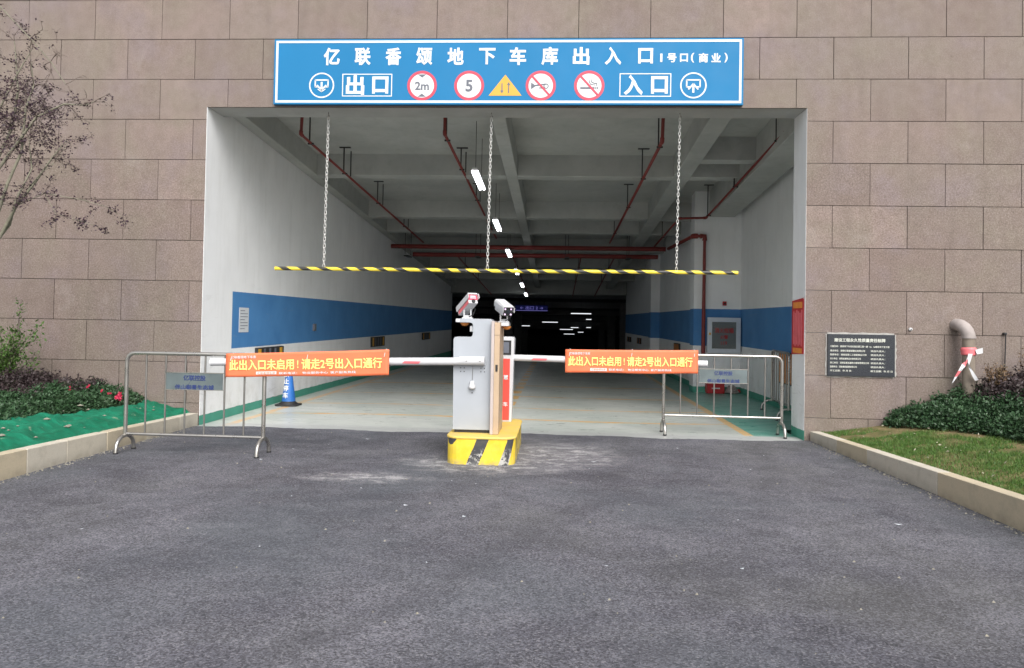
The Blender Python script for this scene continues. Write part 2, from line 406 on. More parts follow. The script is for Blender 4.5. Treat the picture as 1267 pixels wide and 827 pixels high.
M = dict(
    granite=mat_granite(), asphalt=mat_asphalt(), epoxy=mat_epoxy(), ceiling=mat_concrete_ceiling(),
    wall_left=mat_garage_wall('painted_plaster_left', 1, 0.94),
    wall_right=mat_garage_wall('painted_plaster_right', 1, 0.55, 0.98, 1.775),
    plaster=mat_garage_wall('white_plaster', 1, 999),
    soffit=basic('grey_plaster', (0.42, 0.42, 0.41), 0.75, 0, 0.1, 3, 0.1),
    dark=basic('dark_mortar', (0.022, 0.018, 0.018), 0.9, 0, 0.2, 20),
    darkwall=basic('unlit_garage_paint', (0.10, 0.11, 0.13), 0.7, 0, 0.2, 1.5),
    kerb=mat_kerb(), soil=mat_soil(), lawn=mat_lawn(), net=mat_net(), island=mat_island(), tape=mat_tape(),
    blue=basic('blue_sign_sheet', (0.012, 0.165, 0.36), 0.5, 0, 0.05, 1.2, spec=0.2),
    white=basic('white_print', (0.62, 0.64, 0.65), 0.5, 0, 0.03, 3),
    whitem=basic('white_enamel', (0.56, 0.565, 0.58), 0.35, 0, 0.05, 5),
    silver=basic('silver_grey_enamel', (0.36, 0.385, 0.42), 0.38, 0.1, 0.06, 3),
    tan=basic('tan_enamel', (0.45, 0.33, 0.22), 0.45, 0, 0.08, 5),
    pinkish=basic('pinkish_white_enamel', (0.44, 0.38, 0.36), 0.45, 0, 0.06, 5),
    kred=basic('orange_red_enamel', (0.72, 0.075, 0.055), 0.4, 0, 0.06, 4),
    sred=basic('sign_red', (0.50, 0.045, 0.085), 0.5, 0, 0.06, 5),
    sgrey=basic('sign_dark_grey', (0.12, 0.13, 0.16), 0.6, 0, 0.08, 5),
    syel=basic('sign_yellow', (0.62, 0.33, 0.03), 0.5, 0, 0.05, 5),
    orange=basic('orange_banner_cloth', (0.74, 0.17, 0.07), 0.6, 0, 0.08, 3),
    ytext=basic('pale_yellow_print', (0.86, 0.78, 0.22), 0.6, 0, 0.04, 3),
    otext=basic('orange_print', (0.80, 0.22, 0.10), 0.6),
    steel=basic('brushed_stainless_steel', (0.40, 0.385, 0.36), 0.30, 0.85, 0.03, 3),
    steeld=basic('weathered_stainless_steel', (0.27, 0.26, 0.245), 0.38, 0.8, 0.05, 3),
    plate=basic('brushed_steel_plate', (0.125, 0.155, 0.16), 0.45, 0.3, 0.2, 5),
    navy=basic('navy_print', (0.012, 0.028, 0.13), 0.6),
    chain=basic('galvanised_chain', (0.62, 0.62, 0.60), 0.4, 0.35, 0.15, 40),
    red_pipe=basic('oxide_red_pipe_paint', (0.20, 0.022, 0.018), 0.5, 0, 0.2, 6),
    black=basic('black_rubber', (0.018, 0.018, 0.02), 0.6, 0, 0.2, 20),
    blackm=basic('black_painted_metal', (0.02, 0.018, 0.018), 0.5, 0, 0.2, 20),
    plaque=basic('black_polished_granite', (0.022, 0.026, 0.034), 0.3, 0, 0.3, 60),
    ptext=basic('engraved_pale_paint', (0.55, 0.56, 0.50), 0.7),
    mortar=basic('pale_mortar', (0.36, 0.35, 0.33), 0.9, 0, 0.25, 18, 0.6, 30),
    conep=basic('blue_cone_plastic', (0.02, 0.13, 0.42), 0.5, 0, 0.1, 8),
    redp=basic('red_paint_gloss', (0.42, 0.02, 0.025), 0.4, 0, 0.1, 6),
    pale_red=basic('pale_red_print', (0.72, 0.16, 0.18), 0.5, 0, 0.08, 8),
    banner_red=basic('red_banner_sheet', (0.50, 0.025, 0.03), 0.5, 0, 0.08, 8),
    gold=basic('orange_gold_print', (0.80, 0.28, 0.05), 0.5, 0, 0.1, 12),
    alu=basic('aluminium_frame', (0.62, 0.65, 0.70), 0.4, 0.4, 0.06, 6),
    glassd=mat_glass('dusty_glass', (0.20, 0.21, 0.20), 0.55),
    ventg=basic('grey_pvc_pipe', (0.34, 0.30, 0.285), 0.7, 0, 0.2, 9, 0.2),
    ventb=basic('beige_cement_pipe', (0.215, 0.18, 0.145), 0.85, 0, 0.2, 12, 0.3),
    tube=emit('lit_tube', (0.93, 0.97, 1.0), 5.0),
    tubef=emit('distant_lit_tube', (0.93, 0.97, 1.0), 0.75),
    screenblue=emit('lit_blue_sign_face', (0.03, 0.04, 0.45), 0.03, (0.01, 0.02, 0.15, 1)),
    screentext=emit('lit_violet_letters', (0.35, 0.32, 1.0), 0.25, (0.1, 0.1, 0.4, 1)),
    led=emit('lit_pink_led', (1.0, 0.10, 0.20), 0.12, (0.55, 0.04, 0.08, 1)),
    ledw=emit('lit_white_led', (1.0, 0.6, 0.68), 0.5),
    violet=emit('violet_led', (0.6, 0.10, 0.8), 0.5),
    bark=basic('grey_green_bark', (0.20, 0.19, 0.14), 0.8, 0, 0.3, 30, 0.3),
    twig=basic('twig_bark', (0.13, 0.10, 0.085), 0.85, 0, 0.3, 30),
    leafg=mat_leaf('dark_green_leaves', (0.018, 0.045, 0.018), (0.045, 0.10, 0.042), (0.065, 0.115, 0.055)),
    leafg2=mat_leaf('bright_green_leaves', (0.03, 0.075, 0.012), (0.09, 0.17, 0.035), (0.11, 0.17, 0.04)),
    leafp=mat_leaf('purple_red_leaves', (0.028, 0.019, 0.020), (0.065, 0.045, 0.047), (0.060, 0.065, 0.038)),
    leafb=mat_leaf('dry_brown_leaves', (0.10, 0.055, 0.03), (0.19, 0.12, 0.06), (0.15, 0.12, 0.06)),
    leaft=mat_leaf('plum_brown_leaves', (0.022, 0.012, 0.022), (0.058, 0.028, 0.042), (0.085, 0.045, 0.035)),
    petal=basic('crimson_petals', (0.46, 0.022, 0.07), 0.6),
    grass=mat_leaf('grass_blades', (0.04, 0.10, 0.016), (0.09, 0.175, 0.03), (0.25, 0.22, 0.10)),
    litter=basic('pale_litter', (0.36, 0.33, 0.25), 0.8),
    rubble=basic('rubble', (0.25, 0.235, 0.19), 0.9, 0, 0.2, 12),
    paper=basic('white_paper', (0.55, 0.58, 0.62), 0.7, 0, 0.06, 20),
    col=basic('column_paint', (0.28, 0.29, 0.30), 0.7),
)

# ------------------------------------------------------------------ mesh helpers
class MB:
    def __init__(s):
        s.v, s.f, s.smooth, s.mi = [], [], [], []
    def add(s, vs, fs, smooth=False, mi=0):
        o = len(s.v)
        s.v += [tuple(v) for v in vs]
        s.f += [tuple(i+o for i in f) for f in fs]
        s.smooth += [smooth]*len(fs)
        s.mi += [mi]*len(fs)
        return s
    def box(s, x0, x1, y0, y1, z0, z1, mi=0):
        vs = [(x, y, z) for z in (z0, z1) for y in (y0, y1) for x in (x0, x1)]
        return s.add(vs, [(0, 2, 3, 1), (4, 5, 7, 6), (0, 1, 5, 4), (2, 6, 7, 3), (0, 4, 6, 2), (1, 3, 7, 5)], mi=mi)
    def hexa(s, p, mi=0):
        """8 points ordered as in box()"""
        return s.add(p, [(0, 2, 3, 1), (4, 5, 7, 6), (0, 1, 5, 4), (2, 6, 7, 3), (0, 4, 6, 2), (1, 3, 7, 5)], mi=mi)
    def tube(s, pts, r, n=10, cap=True, r1=None, mi=0):
        pts = [Vector(p) for p in pts]
        k = len(pts)
        rings = []
        prev = None
        for i, p in enumerate(pts):
            if i == 0: t = pts[1]-p
            elif i == k-1: t = p-pts[-2]
            else: t = (pts[i+1]-p).normalized()+(p-pts[i-1]).normalized()
            t.normalize()
            if prev is None:
                a = Vector((0, 0, 1)) if abs(t.z) < 0.9 else Vector((1, 0, 0))
                u = t.cross(a).normalized()
            else:
                u = (prev - t*prev.dot(t)).normalized()
            prev = u
            v = t.cross(u)
            rr = r if r1 is None else r+(r1-r)*i/(k-1)
            if isinstance(r, (list, tuple)): rr = r[i]
            rings.append([p+rr*(cos(2*pi*j/n)*u+sin(2*pi*j/n)*v) for j in range(n)])
        vs = [q for ring in rings for q in ring]
        fs = []
        for i in range(k-1):
            for j in range(n):
                a, b = i*n+j, i*n+(j+1) % n
                fs.append((a, b, b+n, a+n))
        s.add(vs, fs, True, mi)
        if cap:
            s.add(rings[0], [tuple(reversed(range(n)))], False, mi)
            s.add(rings[-1], [tuple(range(n))], False, mi)
        return s
    def lathe(s, prof, cx, cy, n=24, mi=0, smooth=True):
        vs, fs = [], []
        for r, z in prof:
            vs += [(cx+r*cos(2*pi*j/n), cy+r*sin(2*pi*j/n), z) for j in range(n)]
        for i in range(len(prof)-1):
            for j in range(n):
                a, b = i*n+j, i*n+(j+1) % n
                fs.append((a, b, b+n, a+n))
        return s.add(vs, fs, smooth, mi)
    def prism_y(s, poly, y0, y1, mi=0):
        """polygon in x,z (counter-clockwise seen from -y), extruded in y"""
        k = len(poly)
        vs = [(x, y0, z) for x, z in poly]+[(x, y1, z) for x, z in poly]
        fs = [tuple(range(k)), tuple(reversed(range(k, 2*k)))]
        fs += [(i, i+k, (i+1) % k+k, (i+1) % k) for i in range(k)]
        return s.add(vs, fs, mi=mi)
    def build(s, name, mat, parent=None, loc=None, bevel=0, seg=2, merge=False):
        me = bpy.data.meshes.new(name)
        me.from_pydata(s.v, [], s.f)
        mats = mat if isinstance(mat, (list, tuple)) else [mat]
        for q in mats: me.materials.append(q)
        me.polygons.foreach_set('use_smooth', s.smooth)
        me.polygons.foreach_set('material_index', s.mi)
        me.update()
        o = bpy.data.objects.new(name, me)
        C.objects.link(o)
        if loc: o.location = loc
        if parent is not None: attach(o, parent)
        if bevel:
            b = o.modifiers.new('bevel', 'BEVEL')
            b.width = bevel; b.segments = seg; b.limit_method = 'ANGLE'; b.angle_limit = radians(40)
            b.harden_normals = False
        return o

def attach(o, parent):
    o.parent = parent
    o.matrix_parent_inverse = parent_matrix(parent).inverted()
def parent_matrix(p):
    mm = Matrix.LocRotScale(p.location, p.rotation_euler, p.scale)
    return parent_matrix(p.parent) @ p.matrix_parent_inverse @ mm if p.parent else mm
def tag(o, label=None, cat=None, group=None, kind=None):
    if label: o['label'] = label
    if cat: o['category'] = cat
    if group: o['group'] = group
    if kind: o['kind'] = kind
    return o
def empty(name, loc, label=None, cat=None, group=None, kind=None, rz=0):
    o = bpy.data.objects.new(name, None)
    o.empty_display_size = 0.1
    C.objects.link(o)
    o.location = loc
    o.rotation_euler = (0, 0, rz)
    return tag(o, label, cat, group, kind)
def children(o):
    return [c for c in bpy.data.objects if c.parent == o]
def copy_tree(o, parent=None):
    c = o.copy()
    C.objects.link(c)
    if parent is not None: c.parent = parent
    for ch in children(o): copy_tree(ch, c)
    return c
def struct(o, label=None):
    return tag(o, label, None, None, 'structure')

def text(name, s, x, y, z, size, mat, parent, bold=0.0, width=None, align='CENTER', depth=0.002, sp=1.0, rot=(pi/2, 0, 0), res=3):
    cu = bpy.data.curves.new(name, 'FONT')
    cu.body = s
    cu.size = size
    cu.extrude = 0.001
    cu.bevel_depth = bold*0.75
    cu.bevel_resolution = 1 if bold > .004 else 0
    cu.align_x = align
    cu.align_y = 'CENTER'
    cu.space_character = sp
    cu.resolution_u = res
    ob = bpy.data.objects.new(name+'_curve', cu)
    C.objects.link(ob)
    bpy.context.view_layer.update()
    dg = bpy.context.evaluated_depsgraph_get()
    me = bpy.data.meshes.new_from_object(ob.evaluated_get(dg))
    bpy.data.objects.remove(ob)
    me.name = name
    me.materials.clear(); me.materials.append(mat)
    if len(me.vertices):
        co = np.empty(len(me.vertices)*3, 'f'); me.vertices.foreach_get('co', co)
        co = co.reshape(-1, 3)
        lo, hi = co.min(0), co.max(0)
        co[:, 1] -= (lo[1]+hi[1])/2
        if align == 'CENTER': co[:, 0] -= (lo[0]+hi[0])/2
        co[:, 2] *= depth/2/max(hi[2], 1e-6)
        if width: 
            co[:, 0] = co[:, 0]*width/max(hi[0]-lo[0], 1e-6) if align == 'CENTER' else (co[:, 0]-lo[0])*width/max(hi[0]-lo[0], 1e-6)
        me.vertices.foreach_set('co', co.ravel())
    o = bpy.data.objects.new(name, me)
    C.objects.link(o)
    o.location = (x, y, z)
    o.rotation_euler = rot
    attach(o, parent)
    return o

def disc_y(mb, cx, cz, r, y0, y1, n=40, r_in=None, mi=0, sx=1.0):
    """disc or ring facing -y"""
    ring = lambda rr, y: [(cx+rr*sx*cos(2*pi*i/n), y, cz+rr*sin(2*pi*i/n)) for i in range(n)]
    if r_in is None:
        mb.prism_y([(p[0], p[2]) for p in ring(r, 0)], y0, y1, mi)
    else:
        vs = ring(r, y0)+ring(r_in, y0)+ring(r, y1)+ring(r_in, y1)
        fs = []
        for i in range(n):
            j = (i+1) % n
            fs += [(i, j, n+j, n+i), (i, 2*n+i, 2*n+j, j), (n+i, n+j, 3*n+j, 3*n+i), (2*n+i, 3*n+i, 3*n+j, 2*n+j)]
        mb.add(vs, fs, False, mi)
    return mb

def bar_y(mb, pts, wd, y0, y1, mi=0):
    """flat strokes in the x,z plane"""
    for (x0, z0), (x1, z1) in zip(pts, pts[1:]):
        dx, dz = x1-x0, z1-z0
        L = math.hypot(dx, dz) or 1
        nx, nz = -dz/L*wd/2, dx/L*wd/2
        ex, ez = dx/L*wd*0.2, dz/L*wd*0.2
        mb.prism_y([(x0-nx-ex, z0-nz-ez), (x1-nx+ex, z1-nz+ez), (x1+nx+ex, z1+nz+ez), (x0+nx-ex, z0+nz-ez)], y0, y1, mi)
    return mb

# ------------------------------------------------------------------ ground
OX0, OX1, OZ = -4.0, 3.86, 4.24           # the garage opening in the facade plane y = 0

g = MB().box(-120, 120, -160, -0.02, -0.6, -0.08)
struct(g.build('ground', M['soil']), 'bare earth under the beds and roadway')

def edge_y(x):
    return -0.12 + 0.05*sin(x*1.7+0.5) + 0.035*sin(x*5.3) + 0.012*noise.noise(Vector((x*9, 0, 0)))*3
pts = [(x, edge_y(x)) for x in np.linspace(-3.998, 3.93, 140)]
a = MB()
vs, fs = [], []
for x, y in pts:
    xo = x + (0.03 if x > 3.9 else 0)
    vs += [(x, y+0.012, -0.002), (x, y, 0.008), (x*1.0, y-0.5, 0.008)]
for i in range(len(pts)-1):
    b = i*3
    fs += [(b, b+3, b+4, b+1), (b+1, b+4, b+5, b+2)]
a.add(vs, fs)
# body of the drive, following the kerbs, and the wider street far behind the camera
a.add([(-3.998, -14, 0.006), (4.25, -14, 0.006), (4.05, -3, 0.007), (3.95, -0.5, 0.0075), (-3.998, -0.5, 0.0075)], [(0, 1, 2, 3, 4)])
a.add([(-40, -60, 0.006), (40, -60, 0.006), (40, -14, 0.006), (-40, -14, 0.006)], [(0, 1, 2, 3)])
struct(a.build('asphalt_road', M['asphalt']), 'dark worn asphalt drive leading up to the garage opening')

# garage floor: level at first, then a ramp down into the hall
fl = MB()
ys = [-0.45, 1, 6, 12, 20, 24, 34, 78]
zf = lambda y: 0.0 if y < 20 else -0.06*(y-20)
for y0, y1 in zip(ys, ys[1:]):
    x0, x1 = (-4.0, 4.66) if y1 <= 24 else (-16, 14)
    if y0 < 0: x0, x1 = -3.995, 3.86
    fl.add([(x0, y0, zf(y0)), (x1, y0, zf(y0)), (x1, y1, zf(y1)), (x0, y1, zf(y1))], [(0, 1, 2, 3)])
struct(fl.build('garage_floor', M['epoxy']), 'pale epoxy garage floor with green margin and yellow lines')

# ------------------------------------------------------------------ facade of stone tiles
H, W = 0.54, 0.9305
facade = empty('facade_wall', (0, 0, 0), 'pinkish brown granite clad facade wall around the garage opening', 'wall')
bk = MB()
bk.box(-16, OX0-0.03, 0.026, 0.30, -0.5, 9.6)
bk.box(OX1+0.31, 17, 0.026, 0.30, -0.5, 9.6)
bk.box(OX0-0.03, OX1+0.31, 0.026, 0.30, OZ+0.02, 9.6)
bk.build('wall_backing', M['dark'], facade)
GAP = 0.0065
def rects_minus(x0, x1, z0, z1):
    """cut a tile by the opening"""
    ox0, ox1, oz = OX0-0.006, OX1+0.004, OZ
    if x1 <= ox0 or x0 >= ox1 or z0 >= oz: return [[(x0, x1, z0, z1)]]
    if x0 >= ox0 and x1 <= ox1 and z1 <= oz: return []
    if z1 <= oz:
        if x0 < ox0: return [[(x0, ox0, z0, z1)]] if ox0-x0 > 0.02 else []
        return [[(ox1, x1, z0, z1)]] if x1-ox1 > 0.02 else []
    pieces = [(x0, x1, oz, z1)]
    if x0 < ox0: pieces = [(x0, ox0, z0, z1), (ox0, x1, oz, z1)]
    if x1 > ox1: pieces = [(ox1, x1, z0, z1), (x0, ox1, oz, z1)]
    return [pieces]
stuff = MB()
full_me = None
ntile = 0
rt_ = random.Random(3)
for r in range(-7, 11):
    z1 = (10.54-r)*H - 0.0
    z0 = z1-H
    for k in range(-18, 19):
        off = 0.0 if r % 2 == 0 else 0.5
        x0 = (k+off)*W; x1 = x0+W
        if x1 < -15.9 or x0 > 16.9: continue
        zz0 = max(z0, -0.12)
        near = -8.4 < (x0+x1)/2 < 8.9 and z0 < 6.9
        for pc in rects_minus(x0+GAP/2, x1-GAP/2, zz0+GAP/2, z1-GAP/2):
            full = len(pc) == 1 and abs(pc[0][1]-pc[0][0]-(W-GAP)) < 1e-6 and abs(pc[0][3]-pc[0][2]-(H-GAP)) < 1e-6
            pz = rt_.uniform(-0.0025, 0.0025)
            if not near:
                for q in pc: stuff.box(q[0], q[1], 0.0, 0.024, q[2], q[3])
                continue
            ntile += 1
            cx, cz = (x0+x1)/2, (z0+z1)/2
            if full:
                if full_me is None:
                    o = MB().box(-W/2+GAP/2, W/2-GAP/2, 0.0, 0.024, -H/2+GAP/2, H/2-GAP/2).build('tile', M['granite'], facade, (cx, 0, cz), bevel=0.0018, seg=1)
                    full_me = o
                else:
                    o = full_me.copy(); C.objects.link(o)
                    o.location = (cx, 0, cz)
                o.location.y = pz
                o.rotation_euler = (rt_.uniform(-1, 1)*0.0012, 0, rt_.uniform(-1, 1)*0.0012)
            else:
                mb = MB()
                for q in pc: mb.box(q[0]-cx, q[1]-cx, 0, 0.024, q[2]-cz, q[3]-cz)
                o = mb.build('tile', M['granite'], facade, (cx, pz, cz))
so = stuff.build('outer_tile_courses', M['granite'], facade)
so['kind'] = 'stuff'
print('tiles', ntile)

# lintel and the white reveals of the opening
lin = MB()
lin.box(OX0+0.003, OX1-0.003, 0.004, 0.02, OZ, OZ+0.0005)
lin.box(OX0+0.003, OX1-0.003, 0.028, 0.5, OZ, 5.6)
o = lin.build('lintel_beam', M['soffit']); attach(o, facade)
rv = MB().box(OX1, OX1+0.30, 0.302, 0.53, -0.4, 4.9)
rv.box(OX1, OX1+0.003, 0.003, 0.03, -0.4, OZ-0.001)
rv.box(OX1, OX1+0.30, 0.03, 0.302, -0.4, OZ-0.0005)
rv.box(OX1+0.30, 4.70, 0.30, 0.53, -0.4, 4.9)
rv.build('opening_reveal', M['plaster'], facade)

# ------------------------------------------------------------------ inside walls
sl = lambda y: 4.36-0.06*y            # underside of beams
sb = lambda y: 4.75-0.06*y            # underside of slab
def wall_poly(mb, x0, x1, y0, y1):
    mb.hexa([(x0, y0, zf(y0)-0.6), (x1, y0, zf(y0)-0.6), (x0, y1, zf(y1)-0.6), (x1, y1, zf(y1)-0.6),
             (x0, y0, sb(y0)+0.06), (x1, y0, sb(y0)+0.06), (x0, y1, sb(y1)+0.06), (x1, y1, sb(y1)+0.06)])
wl = MB()
wall_poly(wl, -4.3, -4.0, 0.301, 24)
wl.box(-4.005, -4.0, 0.002, 0.301, -0.4, OZ)
wl.box(-4.029, -4.0, 0.03, 0.301, OZ, 4.8)
tag(wl.build('garage_wall', M['wall_left']), 'long white left garage wall with blue band and green skirting', 'wall')
wr = MB()
wall_poly(wr, 4.65, 4.95, 0.53, 6.8)
wall_poly(wr, 3.65, 4.95, 6.8, 7.25)
wall_poly(wr, 3.85, 4.95, 7.25, 13.9)
wall_poly(wr, 3.58, 4.95, 13.9, 14.4)
wall_poly(wr, 3.70, 4.95, 14.4, 24)
tag(wr.build('garage_wall', M['wall_right']), 'stepped right garage wall with alcove, blue band and green skirting', 'wall')

# ------------------------------------------------------------------ ceiling with beams
cl = MB()
cl.hexa([(-4.3, 0.3, sb(0.3)), (4.95, 0.3, sb(0.3)), (-4.3, 24, sb(24)), (4.95, 24, sb(24)),
         (-4.3, 0.3, sb(0.3)+.25), (4.95, 0.3, sb(0.3)+.25), (-4.3, 24, sb(24)+.25), (4.95, 24, sb(24)+.25)])
ceil_ = struct(cl.build('garage_ceiling', M['ceiling']), 'grey painted concrete slab sloping down into the garage')
def cross_beam(x0, x1, y1, wd=0.26, drop=0.0):
    y0 = y1-wd
    mb = MB().hexa([(x0, y0, sl(y0)-drop), (x1, y0, sl(y0)-drop), (x0, y1, sl(y1)-drop), (x1, y1, sl(y1)-drop),
                    (x0, y0, sb(y0)+.05), (x1, y0, sb(y0)+.05), (x0, y1, sb(y1)+.05), (x1, y1, sb(y1)+.05)])
    return mb.build('beam', M['ceiling'], ceil_, bevel=0.008, seg=1)
for y1 in (4.3, 8.2, 10.15, 13.3, 16.9, 20.5):
    for xa, xb in ((-3.998, -0.27), (-0.06, 2.78), (3.08, 4.648 if y1 < 6.8 else 3.84)):
        cross_beam(xa, xb, y1)
cross_beam(3.08, 4.648, 3.15)
def long_beam(x0, x1, y0, y1, drop=0.0):
    mb = MB().hexa([(x0, y0, sl(y0)-drop), (x1, y0, sl(y0)-drop), (x0, y1, sl(y1)-drop), (x1, y1, sl(y1)-drop),
                    (x0, y0, sb(y0)+.06), (x1, y0, sb(y0)+.06), (x0, y1, sb(y1)+.06), (x1, y1, sb(y1)+.06)])
    return mb.build('beam', M['ceiling'], ceil_, bevel=0.008, seg=1)
long_beam(-0.27, -0.06, 0.502, 23.9, 0.003)
long_beam(2.78, 3.08, 0.502, 23.9, 0.003)
long_beam(-3.999, -3.80, 0.502, 23.9, 0.004)
# stained dropped beam along the alcove
o = long_beam(3.95, 4.50, 0.532, 6.798, 0.16)
o['label'] = 'stained dropped beam over the alcove'
cross_beam(-3.998, 3.69, 23.9, 0.4, 0.25)

# ------------------------------------------------------------------ dark hall further in
hall = empty('garage_hall', (0, 24, 0), 'dark unlit parking hall beyond the far end of the tunnel', 'parking hall')
hh = MB()
zc = lambda y: sb(y)-0.1
def slabq(mb, x0, x1, y0, y1, f, t):
    mb.hexa([(x0, y0, f(y0)), (x1, y0, f(y0)), (x0, y1, f(y1)), (x1, y1, f(y1)),
             (x0, y0, f(y0)+t), (x1, y0, f(y0)+t), (x0, y1, f(y1)+t), (x1, y1, f(y1)+t)])
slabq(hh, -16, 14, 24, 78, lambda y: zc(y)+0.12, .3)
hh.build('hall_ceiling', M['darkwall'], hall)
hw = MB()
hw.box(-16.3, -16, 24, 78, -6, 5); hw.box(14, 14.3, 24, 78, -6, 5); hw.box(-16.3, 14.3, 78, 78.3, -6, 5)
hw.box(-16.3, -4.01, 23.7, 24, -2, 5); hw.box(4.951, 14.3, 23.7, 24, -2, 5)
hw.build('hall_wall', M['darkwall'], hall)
for x, y in ((-2.2, 35), (-7.5, 35), (4.6, 35), (-2.2, 46), (4.6, 46), (10, 35), (-7.5, 46), (10, 46), (4.6, 58), (-2.2, 58)):
    MB().box(x-.28, x+.28, y-.28, y+.28, zf(y)-.1, zc(y)+.2).build('column', M['col'], hall, bevel=0.02)
for y in (29, 35, 41, 47, 53, 59):
    MB().box(-15.9, 13.9, y-.2, y+.2, zc(y)-.22, zc(y)+.15).build('beam', M['col'], hall)

# ------------------------------------------------------------------ kerbs
rk = random.Random(11)
kerbL = struct(MB().box(-4.118, -4.012, -14, -0.03, -0.3, 0.06).build('kerb', M['dark']), 'left kerb of beige and grey stones beside green netting')
kerbR = struct(MB().box(4.12, 4.13, -14, -0.03, -0.3, 0.02).build('kerb', M['dark']), 'right kerb of beige stones along the lawn')
yy = -0.04
def ktop(y): return 0.165 + 0.018*(-y) if y > -4.5 else 0.246
for L in [0.48, 0.78, 0.78, 0.66, 0.56, 0.8, 0.9, 0.9, 0.9, 0.9, 0.9, 0.9, 0.9, 0.9, 0.9]:
    y1, y0 = yy-0.004, yy-L
    e = rk.uniform(-.003, .003)
    MB().hexa([(-4.125+e, y0, -.2), (-3.998+e, y0, -.2), (-4.125+e, y1, -.2), (-3.998+e, y1, -.2),
               (-4.125+e, y0, ktop(y0)), (-3.998+e, y0, ktop(y0)), (-4.125+e, y1, ktop(y1)), (-3.998+e, y1, ktop(y1))]).build('kerb_stone', M['kerb'], kerbL, bevel=0.006, seg=2)
    yy -= L
def kx(y): return 3.925 + 0.055*min(1, -y/1.7) + (0.052*max(0, (-y-1.7)/1.0) if y < -1.7 else 0)*0.55
def ktr(y): return 0.125 + 0.026*(-y) if y > -4.5 else 0.242
yy = 0.0 - 0.03
for L in [0.10, 0.74, 0.80, 0.70, 0.71, 1.19, 1.0, 1.0, 1.0, 1.0, 1.0, 1.0, 1.0, 1.0, 1.0]:
    y1, y0 = yy-0.004, yy-L
    a0, a1 = kx(y0), kx(y1)
    MB().hexa([(a0, y0, -.2), (a0+.125, y0, -.2), (a1, y1, -.2), (a1+.125, y1, -.2),
               (a0, y0, ktr(y0)), (a0+.125, y0, ktr(y0)), (a1, y1, ktr(y1)), (a1+.125, y1, ktr(y1))]).build('kerb_stone', M['kerb'], kerbR, bevel=0.006, seg=2)
    yy -= L

# ------------------------------------------------------------------ planting beds
def sheet(f, x0, x1, y0, y1, nx, ny):
    mb = MB()
    vs = []
    for j in range(ny+1):
        for i in range(nx+1):
            y = y0+(y1-y0)*j/ny
            xa = x0(y) if callable(x0) else x0
            x = xa+(x1-xa)*i/nx
            vs.append((x, y, f(x, y)))
    fs = [(j*(nx+1)+i, j*(nx+1)+i+1, (j+1)*(nx+1)+i+1, (j+1)*(nx+1)+i) for j in range(ny) for i in range(nx)]
    return mb.add(vs, fs, True)
nz = lambda x, y, s, k=0: noise.fractal(Vector((x*s, y*s, k)), 0.8, 2.0, 4)
def zL(x, y):       # left bed surface
    t = min(1, max(0, (-x-4.12)/1.2))
    return ktop(y)-0.03 + 0.10*t + 0.02*nz(x, y, 3)
struct(sheet(zL, -16, -4.12, -14, -0.002, 90, 110).build('planting_bed', M['soil']), 'brown soil of the left planting bed')
def zN(x, y):
    fold = 0.030*abs(nz(x*1.0, y*0.8, 4, 5))+0.016*sin(x*13+y*3+3*nz(x, y, 1.5, 2))+0.008*sin(x*31+y*7+3*nz(x, y, 2.5, 4))
    t = (x+4.125)/-0.60
    return ktop(y)+0.002 + 0.11*min(1, max(0, t)) + max(0.0, 0.025 + fold)*min(1, t*6) 
net = sheet(lambda x, y: max(zN(x, y), zL(x, y)+.006), lambda y: -4.75-0.08*sin(y*2.1)-0.05*sin(y*5), -4.085, -9, -0.02, 30, 360)
tag(net.build('netting', M['net']), 'bright green plastic netting laid over the soil beside the left kerb', 'ground cover netting')
rb = random.Random(5)
def rock(mb, x, y, z, r):
    n0 = len(mb.v)
    a = rb.uniform(0, 6)
    pts_ = []
    for i in range(3):
        for j in range(6):
            th, ph = (i+0.5)/3*pi, j/6*2*pi+a+i
            q = r*rb.uniform(.65, 1.15)
            pts_.append((x+q*sin(th)*cos(ph)*1.3, y+q*sin(th)*sin(ph)*1.1, z+q*cos(th)*0.3))
    pts_ += [(x, y, z+r*.5), (x, y, z-r*.5)]
    fs_ = []
    for i in range(2):
        for j in range(6):
            fs_.append((i*6+j, (i+1)*6+j, (i+1)*6+(j+1) % 6, i*6+(j+1) % 6))
    for j in range(6):
        fs_.append((18, j, (j+1) % 6)); fs_.append((19, 12+(j+1) % 6, 12+j))
    mb.add(pts_, fs_)
deb = MB()
for i in range(40):
    y = rb.uniform(-5.5, -0.1); x = rb.uniform(-4.9, -4.2)
    rock(deb, x, y, max(zN(x, y), zL(x, y))+.008, rb.choice([.010, .014, .018, .022, .032]))
tag(deb.build('rubble', M['rubble']), 'pale clods and rubble lying on the green netting', 'rubble', kind='stuff')

def zR(x, y):       # right bed surface, rising away from the kerb
    t = min(1, max(0, (x-4.1)/0.9))
    return ktr(y)-0.025 + (0.15+0.02*y*0)*t + 0.10*min(1, max(0, (x-5)/1.5)) + 0.012*nz(x, y, 3, 3)
struct(sheet(zR, lambda y: kx(y)+.12, 17, -14, -0.002, 110, 110).build('lawn', M['lawn']), 'patchy lawn ground of the right bed')

